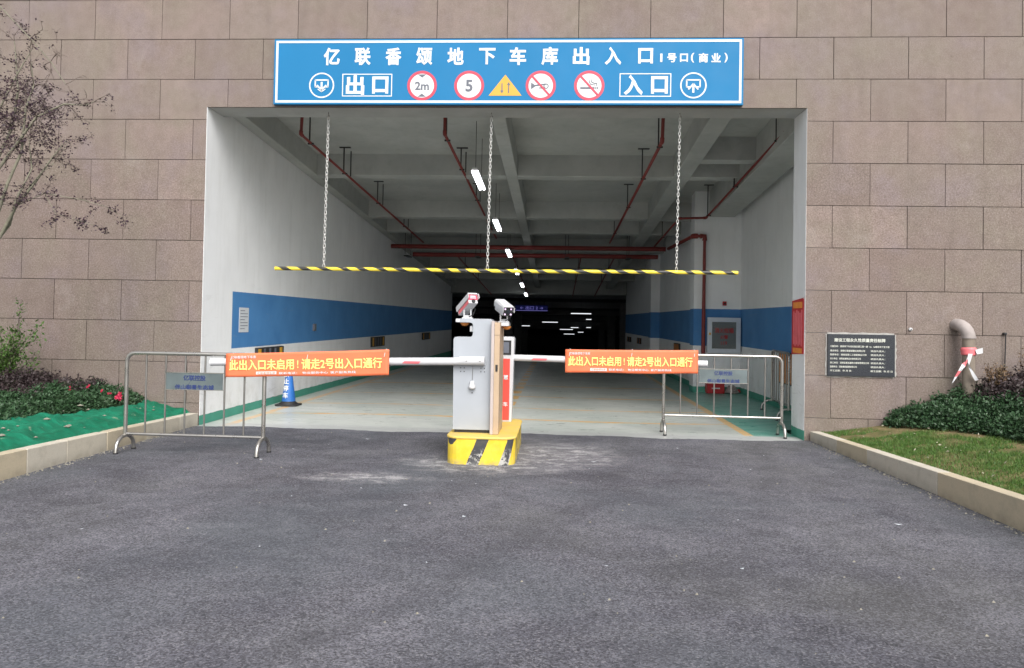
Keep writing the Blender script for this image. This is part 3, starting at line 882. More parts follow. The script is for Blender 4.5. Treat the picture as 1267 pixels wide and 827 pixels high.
# ------------------------------------------------------------------ vegetation
def np_mesh(name, V, nper, mat, parent=None, mats=None, midx=None):
    """V: (n*nper,3) vertices, faces of nper consecutive vertices"""
    V = np.asarray(V, 'f').reshape(-1, 3)
    nf = len(V)//nper
    me = bpy.data.meshes.new(name)
    me.vertices.add(len(V)); me.vertices.foreach_set('co', V.ravel())
    me.loops.add(nf*nper); me.loops.foreach_set('vertex_index', np.arange(nf*nper, dtype='i'))
    me.polygons.add(nf); me.polygons.foreach_set('loop_start', np.arange(0, nf*nper, nper, dtype='i'))
    for q in (mats or [mat]): me.materials.append(q)
    if midx is not None: me.polygons.foreach_set('material_index', np.asarray(midx, 'i'))
    me.update(calc_edges=True)
    me.validate()
    o = bpy.data.objects.new(name, me)
    C.objects.link(o)
    if parent is not None: attach(o, parent)
    return o
def leaves(P, size, rng, upbias=0.6, aspect=0.5):
    """pointed leaf quads (rhombus) at points P with random directions"""
    n = len(P)
    dr = rng.normal(size=(n, 3)); dr[:, 2] = dr[:, 2]*0.6+upbias
    dr /= np.linalg.norm(dr, axis=1)[:, None]
    rn = rng.normal(size=(n, 3))
    sd_ = np.cross(dr, rn); sd_ /= np.linalg.norm(sd_, axis=1)[:, None]
    nr = np.cross(dr, sd_)
    L = (size*rng.uniform(0.6, 1.25, n))[:, None]
    Wd = L*aspect*0.5
    a = P
    tip = P+dr*L
    b = P+dr*L*0.45+sd_*Wd+nr*L*0.06
    c = P+dr*L*0.45-sd_*Wd+nr*L*0.06
    return np.stack([a, b, tip, c], 1).reshape(-1, 3)
def hedge(name, label, mat, hfun, zfun, x0, x1, y0, y1, n, size, seed, extra=None, inner=None, cat='hedge', aspect=.5):
    """low shrub mass: sprigs whose tops follow an uneven height field"""
    rng = np.random.default_rng(seed)
    xs_, ys_ = rng.uniform(x0, x1, n), rng.uniform(y0, y1, n)
    sx, sy, top, base = [], [], [], []
    for x, y in zip(xs_, ys_):
        h = hfun(x, y)
        if h <= 0.03: continue
        q = 1+0.30*nz(x, y, 2.6, seed)+0.22*nz(x, y, 9, seed+1)
        sx.append(x); sy.append(y); top.append(h*q); base.append(zfun(x, y))
    sx, sy, top, base = map(np.array, (sx, sy, top, base))
    k = 16
    t = rng.uniform(0.0, 1.0, (len(sx), k))**0.55
    lean = rng.normal(scale=0.035, size=(len(sx), 2))
    P = np.stack([sx[:, None]+lean[:, :1]*t*3*top[:, None]+rng.normal(scale=.018, size=t.shape),
                  sy[:, None]+lean[:, 1:]*t*3*top[:, None]+rng.normal(scale=.018, size=t.shape),
                  base[:, None]+top[:, None]*t], -1).reshape(-1, 3)
    V = leaves(P, size, rng, 0.5, aspect)
    root = empty(name, (float(sx.mean()), float(sy.mean()), float(base.mean())), label, cat)
    o = np_mesh('foliage', V, 4, mat, root)
    o['kind'] = 'stuff'
    return root
# left bed: height profile rises away from the kerb; ends shortly before the opening
def hl_all(x, y):
    a = -x-4.82-0.06*sin(y*3)+0.05*nz(y, 1, 2)
    e = min(1, max(0, (a)/0.16))
    return e
def h_green_l(x, y):
    a = -x-4.82-0.07*sin(y*3.1)
    if y > -0.55: a = -x-4.62-0.3*max(0, y+.25)
    e = min(1, max(0, a/0.14))**.5
    if x < -5.62: return 0
    return e*(0.19+0.10*min(1, a/.7))
def h_purple_l(x, y):
    a = -x-5.28+0.05*sin(y*4)
    if y > -0.7: a = -x-5.05
    e = min(1, max(0, a/0.2))**.6
    return e*(0.24+0.17*min(1, max(0, a/.7))) if x > -7.6 else 0
zbed = lambda x, y: zL(x, y)
hedge('hedge', 'low dark green azalea hedge behind the green netting on the left', M['leafg'], h_green_l, zbed, -5.62, -4.6, -6.0, -0.06, 5200, .042, 21)
hedge('hedge', 'purple leaved shrub hedge against the wall left of the opening', M['leafp'], h_purple_l, zbed, -7.6, -5.0, -4.6, -0.06, 7000, .040, 22)
# right bed
def edgeR(y):
    if y > -0.35: return 4.82
    if y > -1.1: return 4.82+(-0.35-y)/0.75*0.50
    return 5.32+0.05*min(2, -1.1-y)
def h_green_r(x, y):
    a = x-edgeR(y)+0.06*sin(y*5)+0.05*sin(x*7+y*3)
    e = min(1, max(0, a/0.15))**.5
    if x > edgeR(y)+1.5: return 0
    return e*(0.17+0.20*min(1, max(0, a/.8)))
def h_purple_r(x, y):
    a = x-5.66-0.1*sin(y*3)
    e = min(1, max(0, a/0.3))**.7
    return e*(0.38+0.16*min(1, max(0, a/.8))) if (x < 8.4 and y > -1.9) else 0
hedge('hedge', 'dense dark green hedge between lawn and wall on the right', M['leafg'], h_green_r, zR, 4.75, 6.9, -4.8, -0.06, 9000, .044, 23)
hedge('hedge', 'dusky purple shrub hedge behind the green one on the right', M['leafp'], h_purple_r, zR, 5.6, 8.4, -1.9, -0.05, 6500, .042, 24)

# crimson flowers on the left azaleas
rf = random.Random(9)
for i, (x, y, z) in enumerate([(-4.93, -0.66, .50), (-5.10, -0.66, .55), (-4.86, -0.60, .45), (-4.73, -0.62, .43), (-5.3, -0.7, .52)]):
    fl_ = empty('azalea_flower', (x, y, z))
    big = 1.0 if i == 3 else 0.5
    for b in range(3 if i != 3 else 6):
        ox, oy, oz = [rf.uniform(-.04, .04)*big for _ in range(3)]
        bl = MB()
        for k in range(5):
            an = k*2*pi/5+b
            dx, dz = cos(an)*.030*big, sin(an)*.030*big
            bl.add([(x+ox, y+oy-.012, z+oz), (x+ox+dx*.6-dz*.4, y+oy-.026, z+oz+dz*.6+dx*.4), (x+ox+dx*1.1, y+oy-.018, z+oz+dz*1.1), (x+ox+dx*.6+dz*.4, y+oy-.026, z+oz+dz*.6-dx*.4)], [(0, 1, 2, 3)])
        bl.build('bloom', M['petal'], fl_)
    lb = ['crimson azalea bloom, upper one behind the left barrier post', 'crimson azalea bloom towards the purple hedge', 'small crimson azalea bloom above the largest one', 'largest crimson azalea cluster in the left hedge',
          'faint crimson bloom at the foot of the purple hedge', 'farthest left crimson azalea bloom', 'crimson azalea bloom nearest the garage opening', 'lowest crimson azalea bloom on the left hedge'][i]
    tag(fl_, lb, 'flower', 'crimson flowers in the left hedge')

def sprig_bush(name, label, base, stems, mat, leafsize, seed, lpm=220, spread=.05, cat='shrub', aspect=.45):
    """stems: list of polylines; leaves crowd along them"""
    rng = np.random.default_rng(seed)
    root = empty(name, base, label, cat)
    st = MB(); P = []
    for s in stems:
        st.tube(s, .006, 5, True, .002)
        for a, b in zip(s, s[1:]):
            a, b = np.array(a), np.array(b)
            L = np.linalg.norm(b-a)
            n = max(2, int(L*lpm))
            t = rng.uniform(0, 1, n)[:, None]
            P.append(a+(b-a)*t+rng.normal(scale=spread, size=(n, 3)))
    st.build('stem', M['twig'], root)
    V = leaves(np.concatenate(P), leafsize, rng, .4, aspect)
    o = np_mesh('foliage', V, 4, mat, root)
    return root
rs = random.Random(4)
stems = []
for i in range(34):
    a = rs.uniform(0, 2*pi); r = rs.uniform(.05, .42); h = rs.uniform(.35, .85)*(1-.4*r)
    b = (-6.32+rs.uniform(-.1, .1), -.62+rs.uniform(-.08, .08), .45)
    stems.append([b, (b[0]+.5*r*cos(a), b[1]+.3*r*sin(a), .45+h*.55), (b[0]+r*cos(a), min(-.08, b[1]+.6*r*sin(a)), .45+h)])
stems += [[(-6.2, -.6, .7), (-6.1, -.6, 1.2), (-6.07, -.62, 1.45), (-6.05, -.62, 1.62)],
          [(-6.2, -.6, .8), (-6.0, -.62, 1.08), (-5.86, -.62, 1.22), (-5.80, -.62, 1.3)],
          [(-6.2, -.6, .8), (-6.0, -.62, 1.0), (-5.87, -.62, 1.10), (-5.76, -.62, 1.12)]]
sprig_bush('shrub', 'leafy upright green shrub at the left edge above the purple hedge', (-6.3, -.6, .25), stems, M['leafg2'], .05, 31, 150, .035)
stems = []
for i in range(30):
    a = rs.uniform(0, 2*pi); r = rs.uniform(.02, .17)
    stems.append([(5.98, -.45, .65), (5.98+.5*r*cos(a), -.45+.4*r*sin(a), .86), (5.98+r*cos(a), min(-.1, -.45+.7*r*sin(a)), .90+rs.uniform(.02, .13))])
sprig_bush('shrub', 'small dry brown shrub beside the bent vent pipe', (5.98, -.45, .4), stems, M['leafb'], .03, 32, 160, .02)
stems = []
for i in range(40):
    a = rs.uniform(0, 2*pi); r = rs.uniform(.05, .33)
    stems.append([(6.55, -.40, .7), (6.55+.5*r*cos(a), -.4+.3*r*sin(a), .95), (6.55+r*cos(a), min(-.1, -.4+.5*r*sin(a)), 1.0+rs.uniform(.02, .26))])
sprig_bush('shrub', 'dry russet shrub at the far right edge against the wall', (6.55, -.4, .4), stems, M['leafb'], .03, 33, 130, .025)

# grass blades on the right lawn and a few fallen bits
rng = np.random.default_rng(77)
n = 120000
gx = rng.uniform(4.05, 5.6, n); gy = rng.uniform(-6.5, -0.03, n)
keep = []
zz = np.empty(n)
for i in range(n):
    x, y = gx[i], gy[i]
    if x < kx(y)+.115 or x > edgeR(y)+.25: keep.append(False); continue
    d_ = nz(x, y, 2.2, 8)
    nearh = (x-(edgeR(y)-.50)-.15*d_)/.4
    worn = 0.30+0.62*(d_ > -0.12) - 0.80*max(0, min(1, nearh)) - (0.35 if y > -0.8 else 0)
    keep.append(rng.random() < worn); zz[i] = zR(x, y)
keep = np.array(keep)
gx, gy, zz = gx[keep], gy[keep], zz[keep]
n = len(gx)
an = rng.uniform(0, 2*pi, n); hgt = rng.uniform(.014, .040, n); ln_ = rng.normal(scale=.016, size=(n, 2))
bx, by = np.cos(an)*.0028, np.sin(an)*.0028
V = np.stack([np.stack([gx-bx, gy-by, zz-.004], 1), np.stack([gx+bx, gy+by, zz-.004], 1), np.stack([gx+ln_[:, 0], gy+ln_[:, 1], zz+hgt], 1)], 1).reshape(-1, 3)
tag(np_mesh('grass', V, 3, M['grass']), 'short green grass with dry patches on the right bed', 'grass', kind='stuff')
P = np.array([[x, y, zR(x, y)+.03] for x, y in zip(rng.uniform(4.2, 5.3, 60), rng.uniform(-4.5, -.2, 60)) if x < edgeR(y)])
tag(np_mesh('fallen_leaves', leaves(P, .032, rng, -.1, .5), 4, M['litter']), 'pale fallen leaves scattered on the lawn', 'leaf litter', kind='stuff')

# ------------------------------------------------------------------ tree at the left
rtree = random.Random(12)
TY = -2.3
tree = empty('crape_myrtle_tree', (-5.75, TY, 0.28), 'bare branching tree with sparse plum brown leaves at the left edge', 'tree')
main = [
    [(-5.53, 1.64), (-5.27, 2.25), (-5.1, 2.87), (-4.87, 3.17), (-4.64, 3.45), (-4.39, 3.6), (-4.17, 3.59), (-4.06, 3.62)],
    [(-5.53, 1.64), (-5.08, 2.25), (-4.9, 2.56), (-4.68, 2.81), (-4.5, 3.05), (-4.35, 3.24)],
    [(-5.50, 1.9), (-5.55, 3.6), (-5.49, 5.03), (-5.09, 4.62), (-4.93, 4.48), (-4.73, 4.26), (-4.5, 4.02), (-4.34, 3.79)],
    [(-5.53, 1.64), (-5.08, 2.38), (-4.93, 2.75), (-4.85, 3.11), (-4.77, 3.54), (-4.71, 3.79), (-4.74, 4.09)],
    [(-5.53, 1.64), (-5.41, 2.56), (-5.11, 3.42), (-5.03, 3.79), (-5.07, 4.1), (-5.11, 4.34)],
    [(-5.55, 1.60), (-5.22, 2.02), (-5.02, 2.36), (-4.86, 2.62), (-4.78, 2.95), (-4.86, 3.3)],
    [(-5.6, 1.7), (-5.45, 2.3), (-5.3, 3.0), (-5.2, 3.6), (-5.0, 4.0), (-4.9, 4.25)],
]
side = [
    [(-4.78, 2.75), (-4.59, 2.87), (-4.47, 2.99), (-4.35, 3.21)],
    [(-4.9, 2.56), (-4.62, 2.69), (-4.48, 2.47), (-4.33, 2.43), (-4.14, 2.37)],
    [(-4.62, 2.69), (-4.27, 2.64), (-4.02, 2.57), (-3.86, 2.47)],
]
tr = MB()
tr.tube([(-5.75, TY, .2), (-5.72, TY, .8), (-5.6, TY, 1.3), (-5.53, TY, 1.68)], [.055, .05, .045, .04], 10)
tr.tube([(-5.80, TY-.1, .2), (-5.85, TY-.1, 1.2), (-5.9, TY-.05, 2.4), (-6.0, TY, 3.6), (-6.1, TY, 4.8)], [.05, .042, .034, .024, .012], 10)
tr.tube([(-5.78, TY+.1, .2), (-5.95, TY+.2, 1.4), (-6.3, TY+.3, 2.8), (-6.6, TY+.4, 4.4)], [.045, .038, .03, .012], 10)
tr.build('trunk', M['bark'], tree)
LP = []
def leafy(p, q, dens):
    L = math.dist(p, q)
    for _ in range(int(L*dens)+1):
        t = rtree.random()
        c = [p[i]+(q[i]-p[i])*t for i in range(3)]
        for _ in range(rtree.randint(2, 5)):
            LP.append([c[i]+rtree.gauss(0, .02) for i in range(3)])
tw = MB()
def twigs(p, d_, L, r, depth):
    k = 4
    pts_ = [p]; q = list(p); dd = list(d_)
    for i in range(k):
        dd = [dd[j]+rtree.gauss(0, .22) for j in range(3)]
        m_ = math.sqrt(sum(c*c for c in dd)); dd = [c/m_ for c in dd]
        q = [q[j]+dd[j]*L/k for j in range(3)]
        pts_.append(tuple(q))
    tw.tube(pts_, r, 5, False, max(.0012, r*.4))
    for a, b in zip(pts_[1:], pts_[2:]): leafy(a, b, 22 if depth == 0 else 6)
    if depth > 0:
        for i in range(1, k+1):
            if rtree.random() < .8:
                e = [dd[j]+rtree.gauss(0, .7) for j in range(3)]
                twigs(pts_[i], e, L*.55, r*.6, depth-1)
for mi_, s in enumerate(main+side):
    yy0 = [TY]; 
    for _ in s[1:]: yy0.append(yy0[-1]+rtree.gauss(0, .06))
    p3 = [(x, y, z) for (x, z), y in zip(s, yy0)]
    r0, r1 = ((.022, .004) if mi_ < 7 else (.005, .002))
    if mi_ in (2,): r0 = .009
    mb = MB().tube(p3, r0, 7, True, r1)
    mb.build('branch', M['bark'], tree)
    nseg = len(p3)
    for i in range(1 if mi_ < 7 else 0, nseg):
        frac = i/(nseg-1)
        p = p3[i]
        if p[2] < 2.5 and mi_ < 7: continue
        for _ in range(3 if mi_ < 7 and frac > .4 else 2):
            if rtree.random() < (.55 if mi_ < 7 else .75):
                a = p3[i-1] if i else p3[0]
                base_d = [p[j]-a[j] for j in range(3)] if i else [.3, 0, -.1]
                mm_ = math.sqrt(sum(c*c for c in base_d)) or 1
                dd = [base_d[j]/mm_*.7+rtree.gauss(0, .6) for j in range(3)]
                L = .22 if mi_ < 7 else .16
                if mi_ < 7 and -5.0 < p[0] < -4.5 and 3.0 < p[2] < 3.8: L = .36
                twigs(p, dd, L*rtree.uniform(.6, 1.2), .0045 if mi_ < 7 else .003, 1)
        if mi_ >= 7 and i: leafy(p3[i-1], p3[i], 16)
# the denser clump in the middle of the crown
for _ in range(60):
    p = (rtree.gauss(-4.78, .12), TY+rtree.gauss(0, .12), rtree.gauss(3.50, .20))
    twigs(p, [rtree.gauss(0, 1) for _ in range(3)], .2, .003, 1)
for _ in range(10):
    p = (rtree.gauss(-5.08, .10), TY+rtree.gauss(0, .14), rtree.gauss(3.55, .35))
    twigs(p, [rtree.gauss(0, 1) for _ in range(3)], .2, .003, 1)
for _ in range(5):
    p = (rtree.gauss(-4.50, .04), TY+rtree.gauss(0, .05), rtree.gauss(4.12, .13))
    twigs(p, [rtree.gauss(0, .4), 0, .8], .14, .003, 1)
tw.build('twig', M['twig'], tree)['kind'] = 'stuff'
LP = [q for q in LP if not (q[0] > -4.62 and q[2] > 3.0 and rtree.random() < .5) and not (q[2] > 3.85 and rtree.random() < .5) and not (q[2] > 3.72 and q[0] > -4.55)]
rngt = np.random.default_rng(5)
np_mesh('crown', leaves(np.array(LP), .027, rngt, .2, .6), 4, M['leaft'], tree)
print('tree leaves', len(LP))

# ------------------------------------------------------------------ big blue sign over the opening
sign = empty('entrance_sign', (0, -0.03, 4.7), 'wide blue garage entrance sign with white characters above the opening', 'sign')
MB().box(-3.08, 3.04, -0.062, -0.006, 4.262, 5.125).build('panel', M['blue'], sign, bevel=0.002)
b = MB()
x0, x1, z0, z1, t = -3.055, 3.015, 4.283, 5.104, 0.030
b.box(x0, x1, -.0645, -.0615, z1-t, z1); b.box(x0, x1, -.0645, -.0615, z0, z0+t)
b.box(x0, x0+t, -.0645, -.0615, z0+t, z1-t); b.box(x1-t, x1, -.0645, -.0615, z0+t, z1-t)
b.build('border', M['white'], sign)
SY = -0.0635
for ch, x in zip('亿联香颂地下车库出入口', [-2.309, -1.895, -1.487, -1.08, -.668, -.253, .148, .56, .967, 1.376, 1.794]):
    text('character', ch, x, SY, 4.894, 0.235, M['white'], sign, 0.011, 0.215 if ch != '口' else 0.19)
for ch, x, sz in (('1', 1.995, .14), ('号', 2.129, .125), ('口', 2.283, .125), ('(', 2.392, .125), ('商', 2.53, .125), ('业', 2.69, .125), (')', 2.815, .125)):
    text('character', ch, x, SY, 4.868, sz, M['white'], sign, 0.010 if ch == '1' else 0.006)
def boxed(s, xs_, x0, x1, z0, z1):
    q = MB(); t = .012
    q.box(x0, x1, -.0645, -.0615, z1-t, z1); q.box(x0, x1, -.0645, -.0615, z0, z0+t)
    q.box(x0, x0+t, -.0645, -.0615, z0+t, z1-t); q.box(x1-t, x1, -.0645, -.0615, z0+t, z1-t)
    q.build('frame_line', M['white'], sign)
    for ch, x in zip(s, xs_):
        text('character', ch, x, SY, (z0+z1)/2, 0.265, M['white'], sign, 0.013, 0.245 if ch != '口' else 0.215)
boxed('出口', (-1.988, -1.654), -2.16, -1.497, 4.365, 4.664)
boxed('入口', (1.642, 1.976), 1.466, 2.125, 4.365, 4.668)
def pict(cx, cz, r=0.168):
    q = MB(); disc_y(q, cx, cz, r, -.0645, -.0615, 44, r-.018); q.build('ring', M['white'], sign); return q
for cx, upw in ((-2.435, False), (2.407, True)):
    pict(cx, 4.512)
    q = MB(); z = 4.512
    bar_y(q, [(cx-.05, z-.02), (cx-.085, z-.02), (cx-.085, z+.07), (cx+.085, z+.07), (cx+.085, z-.02), (cx+.05, z-.02)], .018, -.0645, -.0615)
    if upw:
        bar_y(q, [(cx, z-.09), (cx, z+.02)], .026, -.0655, -.0625)
        bar_y(q, [(cx-.06, z-.05), (cx, z+.02), (cx+.06, z-.05)], .020, -.066, -.063)
    else:
        bar_y(q, [(cx, z+.04), (cx, z-.05)], .026, -.0655, -.0625)
        bar_y(q, [(cx-.06, z), (cx, z-.06), (cx+.06, z)], .020, -.066, -.063)
        bar_y(q, [(cx-.05, z-.05), (cx, z-.085), (cx+.05, z-.05)], .012, -.0655, -.0625)
    q.build('garage_symbol', M['white'], sign)
def roundel(cx, cz=4.508):
    q = MB(); disc_y(q, cx, cz, .158, -.0640, -.0615, 48); q.build('white_disc', M['white'], sign)
    q = MB(); disc_y(q, cx, cz, .196, -.0650, -.0615, 48, .158); q.build('red_ring', M['sred'], sign)
roundel(-1.101)
text('number', '2m', -1.101, -.0655, 4.505, .15, M['sgrey'], sign, .0055)
q = MB()
q.prism_y([(-1.155, 4.655), (-1.101, 4.612), (-1.047, 4.655)], -.066, -.064); q.build('height_arrow', M['sgrey'], sign); q = MB()
q.prism_y([(-1.155, 4.362), (-1.047, 4.362), (-1.101, 4.405)], -.066, -.064)
q.build('height_arrow', M['sgrey'], sign)
roundel(-.482)
text('number', '5', -.482, -.0655, 4.507, .21, M['sgrey'], sign, .008)
q = MB().prism_y([(-.226, 4.377), (.206, 4.377), (-.010, 4.652)], -.0645, -.0615); q.build('yellow_triangle', M['syel'], sign)
q = MB()
bar_y(q, [(-.052, 4.535), (-.052, 4.43)], .015, -.0665, -.064); q.prism_y([(-.052, 4.405), (-.028, 4.445), (-.076, 4.445)], -.067, -.065)
bar_y(q, [(.034, 4.525), (.034, 4.415)], .015, -.0665, -.064); q.prism_y([(.034, 4.555), (.010, 4.515), (.058, 4.515)], -.067, -.065)
q.build('two_way_arrow', M['sgrey'], sign)
roundel(.451); roundel(1.077)
q = MB(); cx, z = .451, 4.505
q.prism_y([(cx-.125, z+.045), (cx-.125, z-.045), (cx-.06, z)], -.066, -.064)
bar_y(q, [(cx-.09, z+.002), (cx+.06, z+.022)], .018, -.0663, -.0643); bar_y(q, [(cx-.02, z-.028), (cx+.06, z-.028)], .012, -.0663, -.0643)
disc_y(q, cx+.07, z-.004, .034, -.0665, -.0645, 16, .022)
q.build('horn_symbol', M['sgrey'], sign)
q = MB(); cx = 1.077
q.box(cx-.115, cx+.07, -.066, -.064, z-.040, z-.016); q.box(cx+.078, cx+.092, -.066, -.064, z-.040, z-.016); q.box(cx+.10, cx+.114, -.066, -.064, z-.040, z-.016)
bar_y(q, [(cx+.10, z), (cx+.095, z+.03), (cx+.06, z+.035), (cx+.03, z+.05), (cx+.035, z+.085)], .010, -.0663, -.0643)
bar_y(q, [(cx+.08, z+.01), (cx+.02, z+.02), (cx, z+.05), (cx+.01, z+.08)], .008, -.0667, -.0647)
q.build('cigarette_symbol', M['sgrey'], sign)
for cx in (.451, 1.077):
    q = MB(); bar_y(q, [(cx-.105, 4.508+.115), (cx+.105, 4.508-.115)], .026, -.0690, -.0672); q.build('red_slash', M['sred'], sign)

# ------------------------------------------------------------------ black stone plaque on the right
plq = empty('stone_plaque', (4.55, 0, 1.1), 'black stone plaque with engraved white rows on the wall right of the opening', 'plaque')
px0, px1, pz0, pz1 = 4.135, 4.965, 0.83, 1.36
MB().box(px0, px1, -0.032, -0.002, pz0, pz1).build('slab', M['plaque'], plq, bevel=0.003)
rm = random.Random(8)
mm = MB()
k = 26
def rag(xa, za, xb, zb, wd):
    vs = []
    for i in range(k+1):
        t = i/k
        wv = wd*(0.55+0.7*abs(noise.noise(Vector((xa*7+t*6, za*9, 1)))))
        x, z = xa+(xb-xa)*t, za+(zb-za)*t
        nx_, nz_ = (zb-za), -(xb-xa)
        L = math.hypot(nx_, nz_)
        vs += [(x, -.0045, z), (x+nx_/L*wv, -.0045, z+nz_/L*wv)]
    mm.add(vs, [(2*i, 2*i+1, 2*i+3, 2*i+2) for i in range(k)])
rag(px1, pz1-.005, px0, pz1-.005, .035); rag(px1, pz0, px1, pz1, .035); rag(px0, pz1, px0, pz0, .025); rag(px0, pz0+.005, px1, pz0+.005, .03)
mm.build('mortar_edge', M['mortar'], plq)
text('heading', '建设工程永久性质量责任标牌', 4.53, -.0325, 1.285, .047, M['ptext'], plq, .0018, .63, depth=.001)
rows = [('工程名称：香颂地下车库及商业楼工程一期  1#、2#楼及地下室工程', 1.205, .73), ('建设单位：湖南亿联香颂置业有限公司', 1.150, .43), ('勘察单位：湖南省第二工程勘察设计院', 1.100, .45),
        ('设计单位：湖南省建筑设计院有限公司', 1.050, .38), ('施工单位：湖南省第五建筑工程有限责任公司', .998, .48), ('监理单位：湖南建设监理有限公司', .948, .33), ('开工日期：年 月 日', .898, .26)]
for s_, z, wd in rows:
    text('engraved_row', s_, px0+.03, -.0325, z, .026, M['ptext'], plq, .0006, wd, 'LEFT', depth=.001, res=1)
for z in (1.150, 1.100, 1.050, .998, .948):
    text('engraved_row', '项目负责人：', px0+.53, -.0325, z, .026, M['ptext'], plq, .0006, .18, 'LEFT', depth=.001, res=1)
text('engraved_row', '竣工日期：年 月 日', px0+.53, -.0325, .898, .026, M['ptext'], plq, .0006, .27, 'LEFT', depth=.001, res=1)
fx = empty('wall_fitting', (5.16, -.02, 1.45), 'tiny pale round fitting on the stone wall between plaque and vent pipe', 'wall fitting')
q = MB(); disc_y(q, 5.16, 1.435, .020, -.03, 0, 18); q.build('cover', M['whitem'], fx)
q = MB(); q.tube([(5.16, -.03, 1.435), (5.16, -.042, 1.425)], .008, 8); q.build('spout', M['steeld'], fx)
cb = empty('cable', (6.30, -.03, 1.2), 'thin black cable running down the stone wall at the right edge', 'cable')
q = MB().tube([(6.30, -.05, 1.40), (6.305, -.035, 1.2), (6.295, -.03, .8)], .007, 6); q.build('wire', M['black'], cb)
q = MB().box(6.283, 6.32, -.05, 0, 1.385, 1.415); q.build('cable_clip', M['black'], cb, bevel=.008)

# ------------------------------------------------------------------ bent vent pipe with red and white tape
vent = empty('vent_pipe', (5.77, -.3, .3), 'thick bent vent pipe tied with red and white tape, rising from the right hedge', 'pipe')
vx, vy = 5.775, -.20
q = MB().tube([(vx, vy, .30), (vx, vy, 1.37)], .072, 20); q.build('riser', M['ventb'], vent)
arc = [(vx, vy, 1.345), (vx-.003, vy+.003, 1.38), (vx-.014, vy+.018, 1.425), (vx-.030, vy+.05, 1.465), (vx-.042, vy+.10, 1.49), (vx-.05, vy+.15, 1.50), (vx-.052, -.001, 1.50)]
q = MB().tube(arc, .077, 20); q.build('elbow', M['ventg'], vent)
q = MB().tube([(vx, vy, 1.335), (vx, vy, 1.36)], .082, 20); q.build('collar', M['ventg'], vent)
tape = empty('warning_tape', (vx, vy, 1.2), 'red and white warning tape knotted round the bent vent pipe', 'tape')
q = MB().lathe([(.077, 1.13), (.088, 1.15), (.081, 1.165), (.092, 1.195), (.084, 1.215), (.077, 1.225)], vx, vy, 22); q.build('wrap', M['pale_red'], tape)
q = MB().add([(vx+.03, vy-.09, 1.20), (vx+.12, vy-.09, 1.225), (vx+.125, vy-.085, 1.16), (vx+.05, vy-.095, 1.145)], [(0, 1, 2, 3)]); q.build('tail', M['whitem'], tape)
def ribbon(pts_, wd, mats_, name='tail'):
    q = MB()
    P_ = [Vector(p) for p in pts_]
    for i in range(len(P_)-1):
        a_, b_ = P_[i], P_[i+1]
        tw_ = Vector((cos(i*.9), .35*sin(i*1.3), .3*sin(i))).normalized()*wd/2
        tw2 = Vector((cos((i+1)*.9), .35*sin((i+1)*1.3), .3*sin(i+1))).normalized()*wd/2
        q.add([a_-tw_, a_+tw_, b_+tw2, b_-tw2], [(0, 1, 2, 3)], mi=i % 2)
    return q.build(name, mats_, tape)
ribbon([(vx-.03, vy-.10, 1.15), (vx-.07, vy-.11, 1.08), (vx-.12, vy-.12, 1.01), (vx-.17, vy-.13, .94), (vx-.22, vy-.14, .87), (vx-.26, vy-.15, .80)], .045, [M['whitem'], M['pale_red']])
ribbon([(vx-.03, vy-.10, 1.15), (vx-.05, vy-.11, 1.05), (vx-.04, vy-.12, .97), (vx-.01, vy-.13, .90), (vx+.03, vy-.13, .83)], .055, [M['whitem'], M['whitem']])
# ------------------------------------------------------------------ height bar on chains
hb = empty('height_limit_bar', (0, .25, 2.12), 'yellow and black striped height bar hanging on three chains in the opening', 'height bar')
q = MB().tube([(-3.12, .25, 2.11), (-1.5, .25, 2.118), (0, .25, 2.115), (1.5, .25, 2.128), (3.07, .25, 2.135)], .026, 14); q.build('bar', M['tape'], hb)
def chain(xt, xb, zb):
    q = MB()
    n_ = 46
    zt = OZ-.03
    for i in range(n_):
        z = zt+(zb-zt)*(i+.5)/n_; x = xt+(xb-xt)*(i+.5)/n_
        h = (zt-zb)/n_*.72; r = .0145
        pts_ = []
        for j in range(10):
            a = j/10*2*pi
            u_, v_ = r*cos(a), h*sin(a)
            if i % 2: pts_.append((x+u_, .25+.25*u_, z+v_))
            else: pts_.append((x+.25*u_, .25+u_, z+v_))
        q.tube(pts_+[pts_[0]], .0043, 5, False)
    o = q.build('chain', M['chain'], hb)
    o['kind'] = 'stuff'
    q = MB().tube([(xt, .25, OZ), (xt, .25, OZ-.05)], .006, 6); q.tube([(xt-.02, .25, OZ-.05), (xt+.02, .25, OZ-.05)], .006, 6); q.build('hook', M['steeld'], hb)
chain(-2.43, -2.45, 2.13); chain(-.21, -.23, 2.14); chain(2.29, 2.27, 2.15)

# ------------------------------------------------------------------ barrier island
isl = empty('kerb_island', (0, -1.6, 0), 'raised island striped yellow and black under the gate cabinet', 'traffic island')
def rrect(x0, x1, y0, y1, r, n_=6):
    p_ = []
    for cx, cy, a0 in ((x1-r, y1-r, 0), (x0+r, y1-r, 90), (x0+r, y0+r, 180), (x1-r, y0+r, 270)):
        for i in range(n_+1):
            a = radians(a0+90*i/n_)
            p_.append((cx+r*cos(a), cy+r*sin(a)))
    return p_
def slab_z(mb, poly, z0, z1, grow=0.0, smooth=False):
    k_ = len(poly)
    mb.add([(x, y, z0) for x, y in poly]+[(x, y, z1) for x, y in poly], [tuple(range(k_, 2*k_)), tuple(reversed(range(k_)))]+[(i, (i+1) % k_, (i+1) % k_+k_, i+k_) for i in range(k_)])
    return mb
q = slab_z(MB(), rrect(-.375, .315, -2.29, -.80, .14), -.02, .262); q.build('kerb_side', M['island'], isl, bevel=.004)
q = slab_z(MB(), rrect(-.385, .325, -2.300, -.79, .148), .262, .286); q.build('top_slab', M['island'], isl, bevel=.008)

